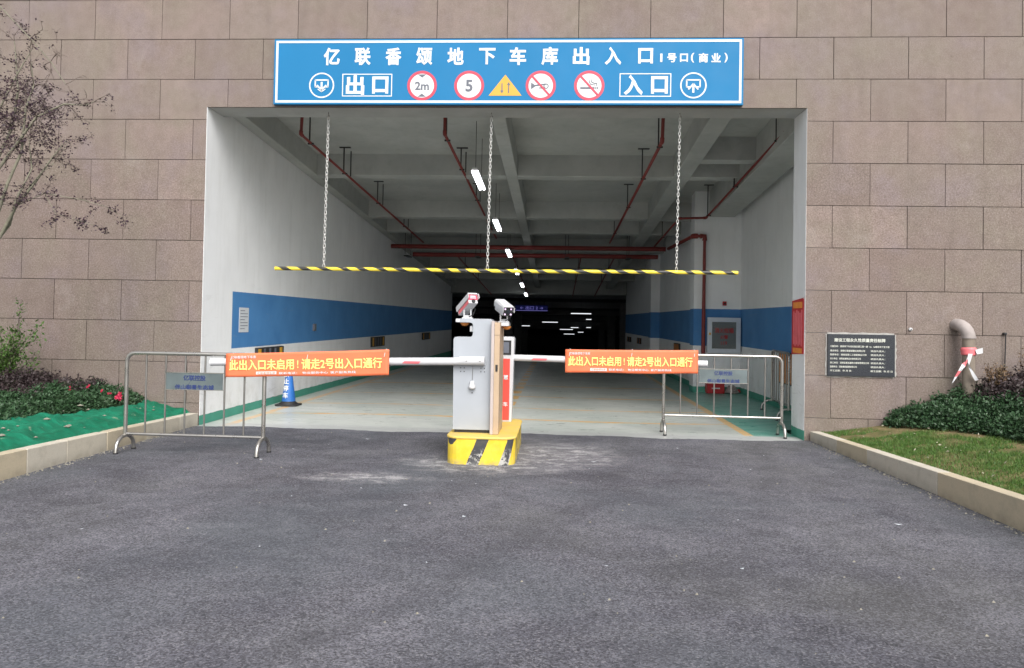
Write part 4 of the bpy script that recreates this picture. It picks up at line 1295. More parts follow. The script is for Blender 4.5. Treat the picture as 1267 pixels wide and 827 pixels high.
# ------------------------------------------------------------------ gate cabinet
cab = empty('gate_cabinet', (-.12, -1.8, .286), 'silver grey boom gate cabinet standing on the striped island', 'gate cabinet')
ZB = .288
def rpoly(pts_, r=.03, n_=4):
    """round the corners of an x,z polygon"""
    o_ = []
    k_ = len(pts_)
    for i in range(k_):
        a_, b_, c_ = [Vector((p[0], p[1])) for p in (pts_[i-1], pts_[i], pts_[(i+1) % k_])]
        u_, v_ = (a_-b_), (c_-b_)
        rr = min(r, u_.length*.45, v_.length*.45)
        if len(pts_[i]) > 2: rr = min(pts_[i][2], rr)
        p0, p1 = b_+u_.normalized()*rr, b_+v_.normalized()*rr
        for j in range(n_+1):
            t = j/n_
            q_ = p0*(1-t)**2+b_*2*t*(1-t)+p1*t*t
            o_.append((q_.x, q_.y))
    return o_
body = [(-.345, ZB+.03, .004), (.035, ZB+.03, .004), (.045, 1.465), (-.295, 1.465, .003), (-.295, 1.425, .003), (-.155, 1.425), (-.155, 1.275), (-.355, 1.275)]
q = MB().prism_y(rpoly(body, .035), -2.03, -1.70); q.build('front_panel', M['silver'], cab, bevel=.004)
MB().box(-.33, .03, -2.01, -1.66, ZB, ZB+.03).build('plinth', M['blackm'], cab)
MB().box(.046, .078, -2.13, -1.60, ZB, 1.445).build('side_panel', M['pinkish'], cab, bevel=.004)
MB().box(.0785, .135, -2.13, -1.58, ZB, 1.430).build('door', M['tan'], cab, bevel=.005)
MB().box(-.335, -.29, -2.03, -1.72, 1.427, 1.463).build('shelf', M['whitem'], cab, bevel=.003)
MB().box(-.19, -.157, -1.99, -1.9, 1.33, 1.39).build('switch', M['whitem'], cab, bevel=.004)
MB().box(.136, .215, -2.0, -1.75, 1.395, 1.430).build('shelf', M['whitem'], cab, bevel=.003)
MB().box(.095, .118, -2.136, -2.131, .93, 1.0).build('lock', M['blackm'], cab, bevel=.002)
MB().box(.0790, .1352, -2.1316, -2.1306, 1.30, 1.303).build('seam', M['blackm'], cab)
q = MB()
for cx in (-.255, -.045):
    for dx in (-.018, .018):
        for z in (.955, .918): disc_y(q, cx+dx, z, .0058, -2.034, -2.028, 10)
disc_y(q, -.150, .70, .007, -2.034, -2.028, 10)
q.build('screw_holes', M['blackm'], cab)['kind'] = 'stuff'
q = MB().tube([(-.147, -2.037, .99), (-.150, -2.037, .83)], .0022, 5); q.build('cord', M['steeld'], cab)
q = MB().lathe([(0, .825), (.018, .822), (.024, .80), (.036, .765), (.034, .745), (0, .738)], -.150, -2.052, 20); q.build('pull_weight', M['whitem'], cab)
for (bx_, bz_, by_) in ((-.255, 1.425, -1.9), (.185, 1.393, -1.88)):
    q = MB().lathe([(0, bz_-.035), (.025, bz_-.034), (.045, bz_-.014), (.05, bz_-.001)], bx_, by_, 20); q.build('beacon', M['gold'], cab)

def anpr(name, label, loc, rz, pitch, faces):
    """camera built along local -y then turned; roots at its foot"""
    root = empty(name, loc, label, 'camera', 'number plate cameras')
    q = MB().box(-.055, .055, -.045, .045, 0, .012); q.box(-.035, .035, -.008, .008, .012, .035); q.build('base', M['whitem'], root, tuple(loc), bevel=.003)
    q = MB().box(-.042, -.028, -.03, .03, .012, .10); q.box(.028, .042, -.03, .03, .012, .10); q.build('bracket', M['whitem'], root, tuple(loc), bevel=.004)
    R_ = Matrix.Translation(loc) @ Matrix.Rotation(rz, 4, 'Z') @ Matrix.Translation((0, 0, .15)) @ Matrix.Rotation(pitch, 4, 'X')
    def part(nm, mb, mt, bv=.004):
        mb.v = [tuple(R_ @ Vector(v)) for v in mb.v]
        return mb.build(nm, mt, root, bevel=bv)
    part('housing', MB().box(-.052, .052, -.13, .16, -.055, .045), M['whitem'], .008)
    part('hood', MB().hexa([(-.063, -.15, .040), (.063, -.15, .040), (-.063, .17, .040), (.063, .17, .040), (-.050, -.15, .058), (.050, -.15, .058), (-.050, .17, .062), (.050, .17, .062)]), M['whitem'], .006)
    part('hood', MB().box(-.063, -.058, -.165, .165, -.01, .041), M['whitem'], .001)
    part('hood', MB().box(.058, .063, -.165, .165, -.01, .041), M['whitem'], .001)
    if faces == 'pink':
        part('led_array', MB().box(-.052, .052, -.1355, -.130, -.018, .044), M['led'], .002)
        part('led_row', MB().box(-.032, .034, -.1385, -.1355, .020, .027), M['ledw'], .001)
        part('led_row', MB().box(-.032, .034, -.1385, -.1355, .000, .006), M['ledw'], .001)
        part('side_strip', MB().box(-.0535, -.052, -.12, .14, -.05, -.012), M['pale_red'], 0)
        part('lens', MB().tube([(0.0, -.13, -.033), (0.0, -.142, -.033)], .020, 16), M['black'], 0)
    else:
        part('dark_face', MB().box(-.05, .05, -.135, -.130, -.052, .038), M['black'], .003)
        for x_, z_ in ((-.032, .022), (.032, .022), (-.032, -.034), (.032, -.034)):
            part('led', MB().tube([(x_, -.135, z_), (x_, -.139, z_)], .009, 10), M['violet'], 0)
        part('lens', MB().tube([(0, -.135, -.006), (0, -.144, -.006)], .020, 16), M['plaque'], 0)
    q = MB().tube([(loc[0]+.02, loc[1]+.06, loc[2]+.14), (loc[0]+.075, loc[1]+.05, loc[2]+.10), (loc[0]+.06, loc[1]-.02, loc[2]+.04), (loc[0]+.02, loc[1]-.04, loc[2]+.02)], .005, 6); q.build('cable', M['black'], root)
    return root
anpr('plate_camera', 'white camera with glowing pink face on the left shelf of the gate cabinet', (-.225, -1.92, 1.466), radians(32), radians(-27), 'pink')
anpr('plate_camera', 'white camera with dark face on the right shelf of the gate cabinet', (.155, -1.87, 1.432), radians(22), radians(14), 'dark')

# ------------------------------------------------------------------ kiosk behind the cabinet
kio = empty('payment_kiosk', (.12, -1.0, .288), 'white and orange red ticket kiosk with a small screen, behind the gate cabinet', 'kiosk')
q = MB().prism_y(rpoly([(.02, ZB, .004), (.205, ZB, .004), (.225, 1.265), (.02, 1.265)], .03), -1.09, -.86); q.build('housing', M['whitem'], kio, bevel=.004)
MB().box(.02, .178, -1.098, -1.0905, ZB+.02, 1.015).build('front_door', M['kred'], kio, bevel=.002)
MB().box(.02, .19, -1.099, -1.0905, 1.06, 1.225).build('screen_bezel', M['black'], kio, bevel=.002)
MB().box(.06, .165, -1.103, -1.0992, 1.08, 1.205).build('screen', M['sgrey'], kio)
text('lettering', '智慧', .105, -1.100, .80, .055, M['white'], kio, .002)
text('lettering', '停车', .105, -1.100, .49, .055, M['white'], kio, .002)
MB().box(.062, .078, -1.108, -1.0985, .60, .71).build('handle', M['blackm'], kio, bevel=.003)

# ------------------------------------------------------------------ booms
def boom(name, label, x0, z0_, x1, z1_, y, r, sleeve, marks):
    root = empty(name, (x0, y, z0_), label, 'barrier arm', 'white barrier arms closing the opening')
    q = MB().tube([(x0, y, z0_), (x1, y, z1_)], r, 18); q.build('arm', M['whitem'], root, bevel=.004)
    dx = 1 if x1 > x0 else -1
    q = MB().tube([(x1-dx*.004, y, z1_), (x1+dx*.006, y, z1_)], r*1.06, 18); q.build('end_cap', M['white'], root)
    if sleeve:
        q = MB().tube([(sleeve[0], y, z0_), (sleeve[1], y, z0_+.004)], r*1.14, 18); q.build('clamp', M['whitem'], root, bevel=.003)
        for x in (-.205, -.065):
            q = MB(); disc_y(q, x, z0_+.002, .007, y-r*1.14-.005, y-r*1.14+.006, 10); q.build('bolt', M['steeld'], root)
    for xm in marks:
        zz_ = z0_+(z1_-z0_)*(xm-x0)/(x1-x0)
        q = MB()
        s_ = []
        for i in range(7):
            a = radians(-58+i*9)          # reflective strip wrapped on the front of the tube
            s_.append((y-(r+.0012)*cos(a)*1.0, zz_+(r+.0012)*sin(a)))
        vs = [(xm-.075+.012*i/6, p[0], p[1]+.022) for i, p in enumerate(s_)]+[(xm+.075+.012*i/6, p[0], p[1]+.022) for i, p in enumerate(s_)]
        s2 = []
        for i in range(5):
            a = radians(8-i*10)
            s2.append((y-(r+.0015)*cos(a), zz_+(r+.0015)*sin(a)))
        k_ = len(s2)
        vs = [(xm-.085-.006*i, p[0], p[1]) for i, p in enumerate(s2)]+[(xm+.085-.006*i, p[0], p[1]) for i, p in enumerate(s2)]
        MB().add(vs, [(i, i+1, k_+i+1, k_+i) for i in range(k_-1)]).build('reflective_strip', M['pale_red'], root)
    return root
boom('barrier_arm', 'white barrier arm on the left, clamped to the front of the gate cabinet', -.05, 1.030, -2.89, .965, -2.085, .040, (-.28, -.022), [-.76])
boom('barrier_arm', 'white barrier arm on the right, reaching from the kiosk across the opening', .21, 1.025, 2.43, 1.0, -1.04, .037, None, [.53])
def banner(name, label, x0, x1, zt0, zt1, zb0, zb1, y, seed):
    root = empty(name, ((x0+x1)/2, y, (zt0+zb0)/2), label, 'banner', 'orange closure banners on the barrier arms')
    q = MB(); nx_, nz_ = 40, 10
    vs = []
    fn = lambda t, s_: y-.004+.0035*noise.noise(Vector((t*5, s_*2, seed)))-.004*sin(pi*s_)*0
    for j in range(nz_+1):
        for i in range(nx_+1):
            t, s_ = i/nx_, j/nz_
            zt, zb = zt0+(zt1-zt0)*t, zb0+(zb1-zb0)*t
            vs.append((x0+(x1-x0)*t, fn(t, s_)-.002*sin(t*38+seed)*(1-s_), zb+(zt-zb)*s_-.004*sin(pi*t*3+seed)*(1-s_)-.003*sin(pi*t)))
    fs = [(j*(nx_+1)+i, j*(nx_+1)+i+1, (j+1)*(nx_+1)+i+1, (j+1)*(nx_+1)+i) for j in range(nz_) for i in range(nx_)]
    o = q.add(vs, fs, True).build('cloth', M['orange'], root)
    so_ = o.modifiers.new('thickness', 'SOLIDIFY'); so_.thickness = .0015
    for t in (.03, .5, .97):
        q = MB().tube([(x0+(x1-x0)*t+.012*sin(a_), y+.052+.062*cos(a_), (zt0+(zt1-zt0)*t)-.075+.082*sin(a_)) for a_ in [k_*pi/6 for k_ in range(7)]], .003, 5)
        q.build('tie', M['white'], root)
    ang = math.atan2((zt1+zb1)-(zt0+zb0), 2*(x1-x0))
    Ln = x1-x0
    def put(nm, s_, t, s, size, mt, wd, bold):
        zt, zb = zt0+(zt1-zt0)*t, zb0+(zb1-zb0)*t
        return text(nm, s_, x0+Ln*t, y-.0105, zb+(zt-zb)*s, size, mt, root, bold, wd, rot=(pi/2, -ang, 0), depth=.001)
    put('main_words', '此出入口未启用', .222, .49, .115, M['ytext'], Ln*.40, .0035)
    put('main_words', '!', .445, .49, .11, M['ytext'], .012, .003)
    put('main_words', '请走2号出入口通行', .712, .49, .115, M['ytext'], Ln*.49, .0035)
    put('small_words', '亿联香颂地下车库', .11, .83, .032, M['white'], Ln*.155, .0006)
    zt, zb = zt0+(zt1-zt0)*.25, zb0+(zb1-zb0)*.25
    xa, xb = x0+Ln*.19, x0+Ln*.315
    zc_ = zb+(zt-zb)*.13
    h_ = (zt-zb)*.06
    MB().add([(xa, y-.0100, zc_-h_), (xb, y-.0100, zc_-h_+math.tan(ang)*(xb-xa)), (xb, y-.0100, zc_+h_+math.tan(ang)*(xb-xa)), (xa, y-.0100, zc_+h_)], [(0, 1, 2, 3)]).build('white_label', M['white'], root)
    put('small_words', '亿联香颂车库', .252, .135, .024, M['otext'], Ln*.11, .0005)
    put('small_words', '联系电话：  物业服务中心  客户服务热线', .565, .135, .027, M['white'], Ln*.47, .0005)
    return root
banner('closure_banner', 'orange banner with yellow characters tied on the left barrier arm, over the barricade', -2.715, -1.00, 1.058, 1.135, .818, .868, -2.135, 1)
banner('closure_banner', 'orange banner with yellow characters tied on the right barrier arm', .815, 2.325, 1.135, 1.155, .872, .885, -1.09, 2)

# ------------------------------------------------------------------ steel crowd barriers
def barricade(label, x0, x1, y, zt, zr, plate, nb, group, seedy=0):
    root = empty('crowd_barrier', ((x0+x1)/2, y, 0), label, 'crowd barrier', group)
    r = .021
    R_ = .09
    pts_ = [(x0, y, .16), (x0, y, zt-R_)]
    for i in range(1, 6):
        a = i/5*pi/2
        pts_.append((x0+R_-R_*cos(a), y, zt-R_+R_*sin(a)))
    for i in range(0, 6):
        a = i/5*pi/2
        pts_.append((x1-R_+R_*sin(a), y, zt-R_+R_*cos(a)))
    pts_.append((x1, y, .16))
    MB().tube(pts_, r, 14).build('frame', M['steel'], root)
    MB().tube([(x0+r*.8, y, zr), (x1-r*.8, y, zr-.005)], .015, 12).build('bottom_rail', M['steel'], root)
    for i in range(nb):
        x = x0+(x1-x0)*(i+1)/(nb+1)
        q = MB(); q.tube([(x, y, zr+.01), (x, y, zt-.018)], .0098, 10)
        q.build('upright', M['steeld'], root)
    for x in (x0, x1):
        arc_ = [(x, y-.17, .012)]
        for i in range(9):
            a = pi*i/8
            arc_.append((x, y-.165*cos(a), .055+.125*sin(a)))
        arc_.append((x, y+.17, .012))
        f_ = MB().tube(arc_, .020, 12).build('foot', M['steel'], root)
        q = MB(); q.tube([(x, y-.17, .006), (x, y-.17, .022)], .023, 12); q.tube([(x, y+.17, .006), (x, y+.17, .022)], .023, 12)
        q.build('rubber_tip', M['black'], f_)
    if plate:
        px0_, px1_, pz0_, pz1_ = plate
        p_ = MB().box(px0_, px1_, y-.016, y-.012, pz0_, pz1_).build('name_plate', M['plate'], root, bevel=.001)
        q = MB(); t = .008
        q.box(px0_-t, px1_+t, y-.019, y-.010, pz1_, pz1_+t); q.box(px0_-t, px1_+t, y-.019, y-.010, pz0_-t, pz0_)
        q.build('plate_edge', M['steel'], root)
        cx = (px0_+px1_)/2
        text('lettering', '亿联控股', cx, y-.0175, pz1_-.050, .058, M['navy'], p_, .0022, .24, depth=.001)
        text('lettering', '伴山御景生态城', cx, y-.0175, pz0_+.056, .056, M['navy'], p_, .0022, .42, depth=.001)
    return root
GRP = 'stainless steel crowd barriers'
barricade('steel crowd barrier with name plate standing on asphalt at the left', -3.80, -2.32, -2.09, 1.045, .195, (-3.365, -2.755, .675, .845), 6, GRP)
barricade('steel crowd barrier with name plate standing inside the opening at the right', 2.13, 3.66, .28, 1.045, .25, (2.59, 3.21, .69, .865), 6, GRP)
third = barricade('spare steel crowd barrier pushed against the alcove wall', -.75, .75, 0, 1.03, .22, None, 6, GRP)
third.location = (4.34, 2.75, 0)
third.rotation_euler = (0, 0, radians(84))

# ------------------------------------------------------------------ cone
cone = empty('traffic_cone', (-3.69, 2.5, 0), 'blue traffic cone with white characters against the left wall', 'traffic cone')
q = slab_z(MB(), rrect(-3.875, -3.505, 2.32, 2.68, .07), 0.001, .028); q.build('base', M['black'], cone, bevel=.006)
q = MB().lathe([(.15, .026), (.15, .04), (.118, .06), (.112, .075)], -3.69, 2.5, 28); q.build('skirt', M['black'], cone)
q = MB().lathe([(.112, .07), (.036, .66), (.028, .67), (0, .672)], -3.69, 2.5, 32); q.build('shell', M['conep'], cone)
lean = math.atan2(.076, .59)
for i, ch in enumerate('禁止停车'):
    z = .52-.115*i
    r_ = .112-(z-.07)/.59*.076
    text('lettering', ch, -3.69+.105*r_/1.0*0-.02, 2.5-r_-.003, z, .10, M['white'], cone, .004, .085, rot=(pi/2-lean*0-lean, 0, 0), depth=.002)

# ------------------------------------------------------------------ things on the garage walls
def protector(label, x, side, y0, y1, z0_, z1_, grp='rubber bumpers on the garage walls'):
    root = empty('wall_bumper', (x, y0, z0_), label, 'wall bumper', grp)
    s_ = 1 if side == 'l' else -1
    MB().box(min(x, x+s_*.05), max(x, x+s_*.05), y0, y1, z0_, z1_).build('rubber_pad', M['black'], root, bevel=.008)
    n_ = 5
    for i in range(n_):
        ya = y0+(y1-y0)*(i+.12)/n_
        xx = sorted((x+s_*.049, x+s_*.053))
        if i in (0, n_-1) or (y1-y0) < .9:
            MB().box(xx[0], xx[1], ya, ya+(y1-y0)/n_*.5, z0_+.02, z1_-.02).build('yellow_stripe', M['gold'] if side == 'r' else M['syel'], root)
        else:
            MB().box(xx[0], xx[1]+0, ya, ya+(y1-y0)/n_*.3, z0_+.02, z1_-.02).build('groove', M['sgrey'], root)
    return root
protector('black rubber bumper with yellow ends on the left wall, nearest the opening', -4.0, 'l', 1.8, 2.95, .70, .965)
protector('black rubber bumper with yellow ends, second along the left wall', -4.0, 'l', 9.2, 10.6, .745, 1.0)
protector('black rubber bumper with yellow ends, third along the left wall', -4.0, 'l', 16.5, 18.0, .77, 1.01)
protector('tall black rubber bumper with orange stripes on the alcove wall', 4.65, 'r', 3.0, 3.75, .46, 1.0)
protector('black rubber bumper on the right wall, just past the fire hose pillar', 3.85, 'r', 9.8, 10.6, .74, .965)
protector('black rubber bumper on the right wall beyond the second pillar', 3.70, 'r', 17.5, 18.6, .74, .95)
protector('black rubber bumper farthest along the right wall', 3.70, 'r', 21.3, 22.6, .72, .92)

nt_ = empty('wall_notice', (-3.99, 1.35, 1.4), 'white paper notice taped on the blue band of the left wall', 'notice')
q = MB().box(-3.999, -3.995, 1.18, 1.53, 1.215, 1.585); q.build('sheet', M['paper'], nt_)
q = MB()
for i in range(7):
    z = 1.54-.045*i
    q.box(-3.9948, -3.9940, 1.22, 1.22+.27*(1 if i % 3 else .6), z-.006, z+.004)
q.build('printed_lines', M['sgrey'], nt_)['kind'] = 'stuff'
sw = empty('wall_socket', (-3.99, 4.67, 1.27), 'small grey socket box on the blue band of the left wall', 'socket')
MB().box(-3.999, -3.965, 4.60, 4.74, 1.20, 1.34).build('cover', M['sgrey'], sw, bevel=.006)
MB().box(-3.9649, -3.960, 4.64, 4.70, 1.24, 1.30).build('plug_face', M['plate'], sw, bevel=.003)

rn = empty('vertical_banner', (3.85, .3, 1.45), 'vertical red and gold notice hanging on the right reveal of the opening', 'banner')
q = MB(); q.hexa([(3.852, .035, 1.095), (3.857, .035, 1.095), (3.852, .52, 1.075), (3.857, .52, 1.075), (3.852, .035, 1.815), (3.857, .035, 1.815), (3.852, .52, 1.785), (3.857, .52, 1.785)]); q.build('sheet', M['banner_red'], rn)
for z0_, z1_ in ((1.685, 1.765), (1.10, 1.165)):
    MB().box(3.8490, 3.8518, .09, .46, z0_, z1_).build('gold_block', M['gold'], rn)
for i in range(6):
    MB().box(3.8490, 3.8518, .075+.066*i+.01, .075+.066*i+.052, 1.19+.02*(i % 2), 1.665-.02*((i*2) % 3)).build('word_column', M['pale_red'], rn)
q = MB(); q.tube([(3.849, .045, 1.80), (3.853, .01, 1.83)], .004, 5); q.build('tie', M['white'], rn)

# fire hose cabinet and its neighbours on the pillar face (y = 6.8)
fb = empty('fire_hose_cabinet', (4.27, 6.7, .87), 'aluminium framed fire hose cabinet with glass door on the right pillar', 'fire cabinet')
fx0, fx1, fz0, fz1 = 3.93, 4.61, .865, 1.605
MB().box(fx0, fx1, 6.66, 6.799, fz0, fz1).build('box', M['alu'], fb, bevel=.004)
q = MB(); t = .085
q.box(fx0-.01, fx1+.01, 6.642, 6.659, fz1-t, fz1+.01); q.box(fx0-.01, fx1+.01, 6.642, 6.659, fz0-.01, fz0+t)
q.box(fx0-.01, fx0+t, 6.642, 6.659, fz0+t, fz1-t); q.box(fx1-t, fx1+.01, 6.642, 6.659, fz0+t, fz1-t)
q.build('door_frame', M['alu'], fb, bevel=.003)
MB().box(fx0+t, fx1-t, 6.650, 6.654, fz0+t, fz1-t).build('glass', M['glassd'], fb)
text('lettering', '消火栓箱', 4.27, 6.648, 1.34, .12, M['redp'], fb, .002, .40, depth=.001)
text('lettering', '火警', 4.27, 6.648, 1.20, .085, M['redp'], fb, .002, depth=.001)
text('lettering', '119', 4.27, 6.648, 1.07, .10, M['redp'], fb, .002, depth=.001)
MB().box(fx0+.02, fx0+.06, 6.625, 6.642, 1.24, 1.29).build('latch', M['syel'], fb, bevel=.003)
al = empty('alarm_button', (4.30, 6.78, 1.92), 'small dark red alarm button above the fire hose cabinet', 'alarm button')
MB().box(4.26, 4.34, 6.755, 6.799, 1.875, 1.965).build('housing', M['redp'], al, bevel=.006)
q = MB(); disc_y(q, 4.30, 1.92, .022, 6.748, 6.756, 14); q.build('button', M['black'], al)
ex = empty('extinguisher_box', (4.08, 6.62, 0), 'red fire extinguisher box on the green floor below the hose cabinet', 'extinguisher box')
MB().box(3.90, 4.27, 6.53, 6.74, .002, .19).build('box', M['redp'], ex, bevel=.01)
MB().box(3.895, 4.275, 6.525, 6.745, .19, .212).build('lid', M['redp'], ex, bevel=.005)
MB().box(4.0, 4.17, 6.5215, 6.53, .10, .125).build('label_strip', M['white'], ex)
hz = empty('folded_hose', (4.43, 6.6, 0), 'pale folded fire hose lying beside the red extinguisher box', 'hose')
q = MB()
for k_ in range(4):
    rr = .13-.025*k_
    q.tube([(4.44+rr*1.1*cos(a_/14*2*pi), 6.60+rr*.6*sin(a_/14*2*pi)+.02*k_, .035+.035*k_+.01*sin(a_)) for a_ in range(15)], .022, 8, False)
q.build('hose', M['ventg'], hz)
MB().tube([(4.56, 6.56, .10), (4.60, 6.55, .04)], .02, 10, True, .012).build('nozzle', M['redp'], hz)

# ------------------------------------------------------------------ red sprinkler pipes
PG = 'red sprinkler pipes under the garage ceiling'
def pipe_run(label, pts_, r, hangers, rise=None):
    root = empty('sprinkler_pipe', pts_[0], label, 'pipe', PG)
    MB().tube(pts_, r, 12).build('pipe', M['red_pipe'], root)
    for i in range(1, len(pts_)-1):
        p = Vector(pts_[i]); a_ = (Vector(pts_[i-1])-p).normalized(); b_ = (Vector(pts_[i+1])-p).normalized()
        MB().tube([p+a_*r*2.2, p, p+b_*r*2.2], r*1.25, 12).build('elbow', M['red_pipe'], root)
    for (y, two) in hangers:
        for a_, b_ in zip(pts_, pts_[1:]):
            if min(a_[1], b_[1]) <= y <= max(a_[1], b_[1]) and abs(a_[1]-b_[1]) > .3:
                t = (y-a_[1])/(b_[1]-a_[1])
                x = a_[0]+(b_[0]-a_[0])*t; z = a_[2]+(b_[2]-a_[2])*t
                q = MB().tube([(x-.02, y, z), (x-.02, y, sb(y))], .012, 6)
                q.tube([(x-.045, y, z-.012), (x+.045, y, z-.012)], .016, 6)
                if two: q.tube([(x+.035, y+.26, z-.01), (x+.035, y+.26, sb(y+.26))], .011, 6)
                q.box(x-.10, x+.10, y-.03, y+.03, sb(y)-.014, sb(y)+.02)
                q.build('hanger', M['blackm'], root)
    return root
pipe_run('red sprinkler pipe running along the left wall with drop at its front', [(-3.15, 1.3, 4.62), (-3.17, 1.3, 4.20), (-3.08, 11.3, 3.63)], .024, [(1.75, 0), (3.6, 1), (6.1, 1), (8.8, 1)])
pipe_run('red sprinkler pipe left of the lamps, ending above the opening', [(-1.03, 1.5, 4.62), (-1.03, 1.5, 4.26), (-1.03, 11.3, 3.77)], .024, [(1.8, 0), (3.6, 1), (6.2, 1), (9.2, 1)])
pipe_run('red sprinkler pipe right of the centre beam behind the third chain', [(2.21, 1.25, 4.62), (2.20, 1.3, 4.11), (2.12, 11.3, 3.68)], .026, [(1.55, 0), (3.6, 0), (6.2, 0), (9.6, 0)])
pipe_run('red sprinkler pipe over the alcove with a sideways step at its end', [(3.98, 1.3, 4.55), (3.98, 1.3, 4.28), (3.82, 6.45, 3.72), (3.27, 6.5, 3.71), (3.35, 11.3, 3.60)], .024, [(1.7, 1), (4.1, 1), (6.2, 0), (9.4, 0)])
pipe_run('thick red main pipe crossing the garage, upper one of two', [(-3.99, 11.35, 3.52), (3.66, 11.35, 3.525)], .062, [])
pipe_run('thick red main pipe crossing the garage, lower one of two', [(-3.45, 11.75, 3.33), (3.5, 11.75, 3.34)], .062, [])
pipe_run('red riser pipe bending down the pillar beside the fire hose cabinet', [(3.72, 11.25, 3.53), (3.60, 6.70, 3.36), (3.845, 6.70, 3.36), (3.845, 6.72, .80)], .043, [])
for x in (-3.6, -1.6, 0.9, 2.6):
    q = MB()
    for dx in (0, .09):
        q.tube([(x+dx, 11.35+dx*4.4, 3.30), (x+dx, 11.35+dx*4.4, sb(11.5))], .009, 6)
    q.box(x-.02, x+.11, 11.25, 11.85, 3.245, 3.268)
    o = empty('pipe_hanger', (x, 11.5, 3.26), {-3.6: 'steel trapeze hanger under the main pipes at the left wall', -1.6: 'steel trapeze hanger left of the lamp row', .9: 'steel trapeze hanger right of the lamp row', 2.6: 'steel trapeze hanger near the right pillar'}[x], 'pipe hanger', 'trapeze hangers of the main pipes')
    q.build('rods', M['blackm'], o)
for x, y, z in ((-2.2, 11.75, 3.33), (-.6, 11.75, 3.33), (1.35, 11.75, 3.33), (2.3, 11.75, 3.34)):
    y2 = 23.5
    pipe_run({-2.2: 'dark red branch pipe beyond the mains, leftmost', -.6: 'dark red branch pipe beyond the mains, under the lamps', 1.35: 'dark red branch pipe beyond the mains, right of the lamps', 2.3: 'dark red branch pipe beyond the mains, rightmost'}[x],
             [(x, y, z), (x, y+.1, z-.0), (x, y2, z-.055*(y2-y)-.05)], .024, [(14, 0), (18, 0)])

# ------------------------------------------------------------------ lamps
def lamp(label, x, y0, y1, z0_, z1_, tubem, grp, wire=True):
    root = empty('tube_lamp', (x, y0, z0_), label, 'lamp', grp)
    q = MB().hexa([(x-.055, y0, z0_+.02), (x+.055, y0, z0_+.02), (x-.055, y1, z1_+.02), (x+.055, y1, z1_+.02), (x-.035, y0, z0_+.06), (x+.035, y0, z0_+.06), (x-.035, y1, z1_+.06), (x+.035, y1, z1_+.06)])
    q.build('housing', M['whitem'], root)
    for dx in (-.031, .031):
        MB().tube([(x+dx, y0+.01, z0_), (x+dx, y1-.01, z1_)], .021, 12).build('tube', tubem, root)
    if wire:
        q = MB()
        for t in (.12, .88):
            y = y0+(y1-y0)*t; z = z0_+(z1_-z0_)*t
            q.tube([(x, y, z+.05), (x, y, sb(y))], .0045, 5)
        q.build('suspension_wire', M['blackm'], root)
    return root
names = ['nearest', 'second', 'third', 'fourth', 'fifth', 'sixth']
for i in range(6):
    y = [1.98, 6.05, 10.2, 14.35, 18.5, 22.4][i]
    lamp(names[i]+' hanging tube lamp in the row down the garage', -.62-.01*i, y, y+1.22, 3.9-.055*y, 3.9-.055*(y+1.22), M['tube'], 'tube lamps in the row down the garage')
def cross_lamp(label, x0, x1, y, z):
    root = empty('hall_lamp', (x0, y, z), label, 'lamp', 'lit tube lamps in the dark hall')
    MB().box(x0, x1, y-.03, y+.03, z+.025, z+.045).build('housing', M['whitem'], root)
    MB().tube([(x0+.02, y, z), (x1-.02, y, z)], .022, 8).build('tube', M['tubef'], root)
    MB().tube([((x0+x1)/2, y, z+.045), ((x0+x1)/2, y, zc(y)+.12)], .006, 5).build('rod', M['blackm'], root)
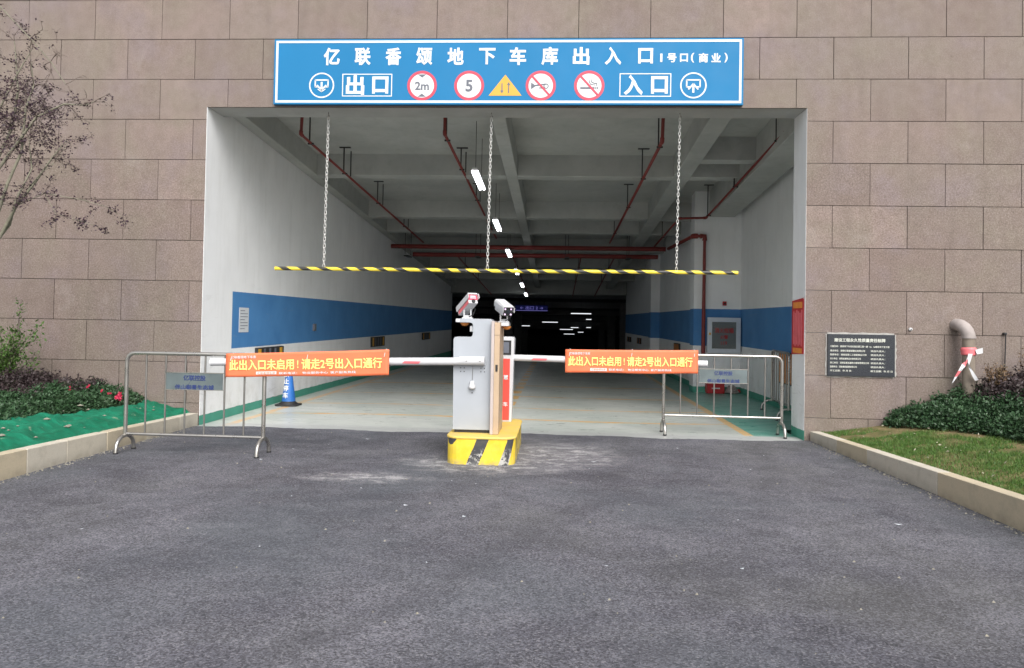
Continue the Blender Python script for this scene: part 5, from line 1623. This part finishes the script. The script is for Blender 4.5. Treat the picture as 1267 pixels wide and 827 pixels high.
for lb, x0, x1, y, z in [
    ('brightest and highest cross lamp in the dark hall, right of the blue sign', 1.44, 2.63, 33.9, 2.00),
    ('cross lamp in the dark hall just right below the blue sign', -.38, .74, 43, 1.49),
    ('cross lamp in the dark hall beside the cameras', -2.45, -1.37, 48, 1.19),
    ('cross lamp of the dark hall above the right banner corner', .88, 2.0, 54, .92),
    ('lowest cross lamp in the dark hall', 1.3, 2.35, 64, .40),
    ('short lamp in the dark hall under the highest lamp', 2.6, 3.0, 42, 1.72),
    ('short lamp in the dark hall in the middle of the right group', 1.75, 2.4, 52, 1.10),
    ('short lamp in the dark hall at the right of the group', 3.0, 3.4, 52, 1.12),
    ('short faint lamp in the dark hall low right of the group', 2.6, 3.15, 62, .62)]:
    cross_lamp(lb, x0, x1, y, z)
bs = empty('direction_sign', (-.7, 30, 2.2), 'lit blue direction sign hanging in the dark hall', 'sign')
MB().box(-1.50, .18, 29.96, 30.03, 2.08, 2.34).build('panel', M['screenblue'], bs)
MB().box(-1.50, .18, 29.95, 30.02, 2.055, 2.075).build('edge_light', M['screentext'], bs)
text('lettering', '← 出口 2 →', -.66, 29.955, 2.21, .2, M['screentext'], bs, 0, 1.2, depth=.002)
q = MB()
for x in (-1.3, 0): q.tube([(x, 30, 2.34), (x, 30, zc(30)+.1)], .012, 6)
q.build('hanger', M['blackm'], bs)

# ------------------------------------------------------------------ small litter and grit on the drive
rg = random.Random(40)
q = MB()
for i in range(900):
    side_ = rg.random()
    if side_ < .42: y = rg.uniform(-6, -.2); x = -3.99+abs(rg.gauss(0, .05)); 
    elif side_ < .84: y = rg.uniform(-6, -.2); x = kx(y)-.008-abs(rg.gauss(0, .05))
    else: x = rg.uniform(-3.9, 3.8); y = rg.uniform(-6.5, -.3)
    r_ = rg.choice([.004, .006, .008, .011]); a_ = rg.uniform(0, 6)
    q.add([(x+r_*cos(a_+k_*2.1), y+r_*sin(a_+k_*2.1), .007) for k_ in range(3)]+[(x, y, .008+r_*.8)], [(0, 1, 3), (1, 2, 3), (2, 0, 3)])
tag(q.build('grit', M['rubble']), 'fine grit gathered along the kerbs and over the asphalt', 'grit', kind='stuff')
q = MB()
for i in range(34):
    x = rg.uniform(-3.6, 3.6); y = rg.uniform(-6.3, -.5); a_ = rg.uniform(0, 6); r_ = rg.choice([.008, .012, .02])
    q.add([(x+r_*cos(a_+k_*1.57)*(1.6 if k_ % 2 else .7), y+r_*sin(a_+k_*1.57), .012+.004*(k_ % 2)) for k_ in range(4)], [(0, 1, 2, 3)])
tag(q.build('paper_scraps', M['paper']), 'tiny pale scraps scattered on the asphalt drive', 'scraps', kind='stuff')
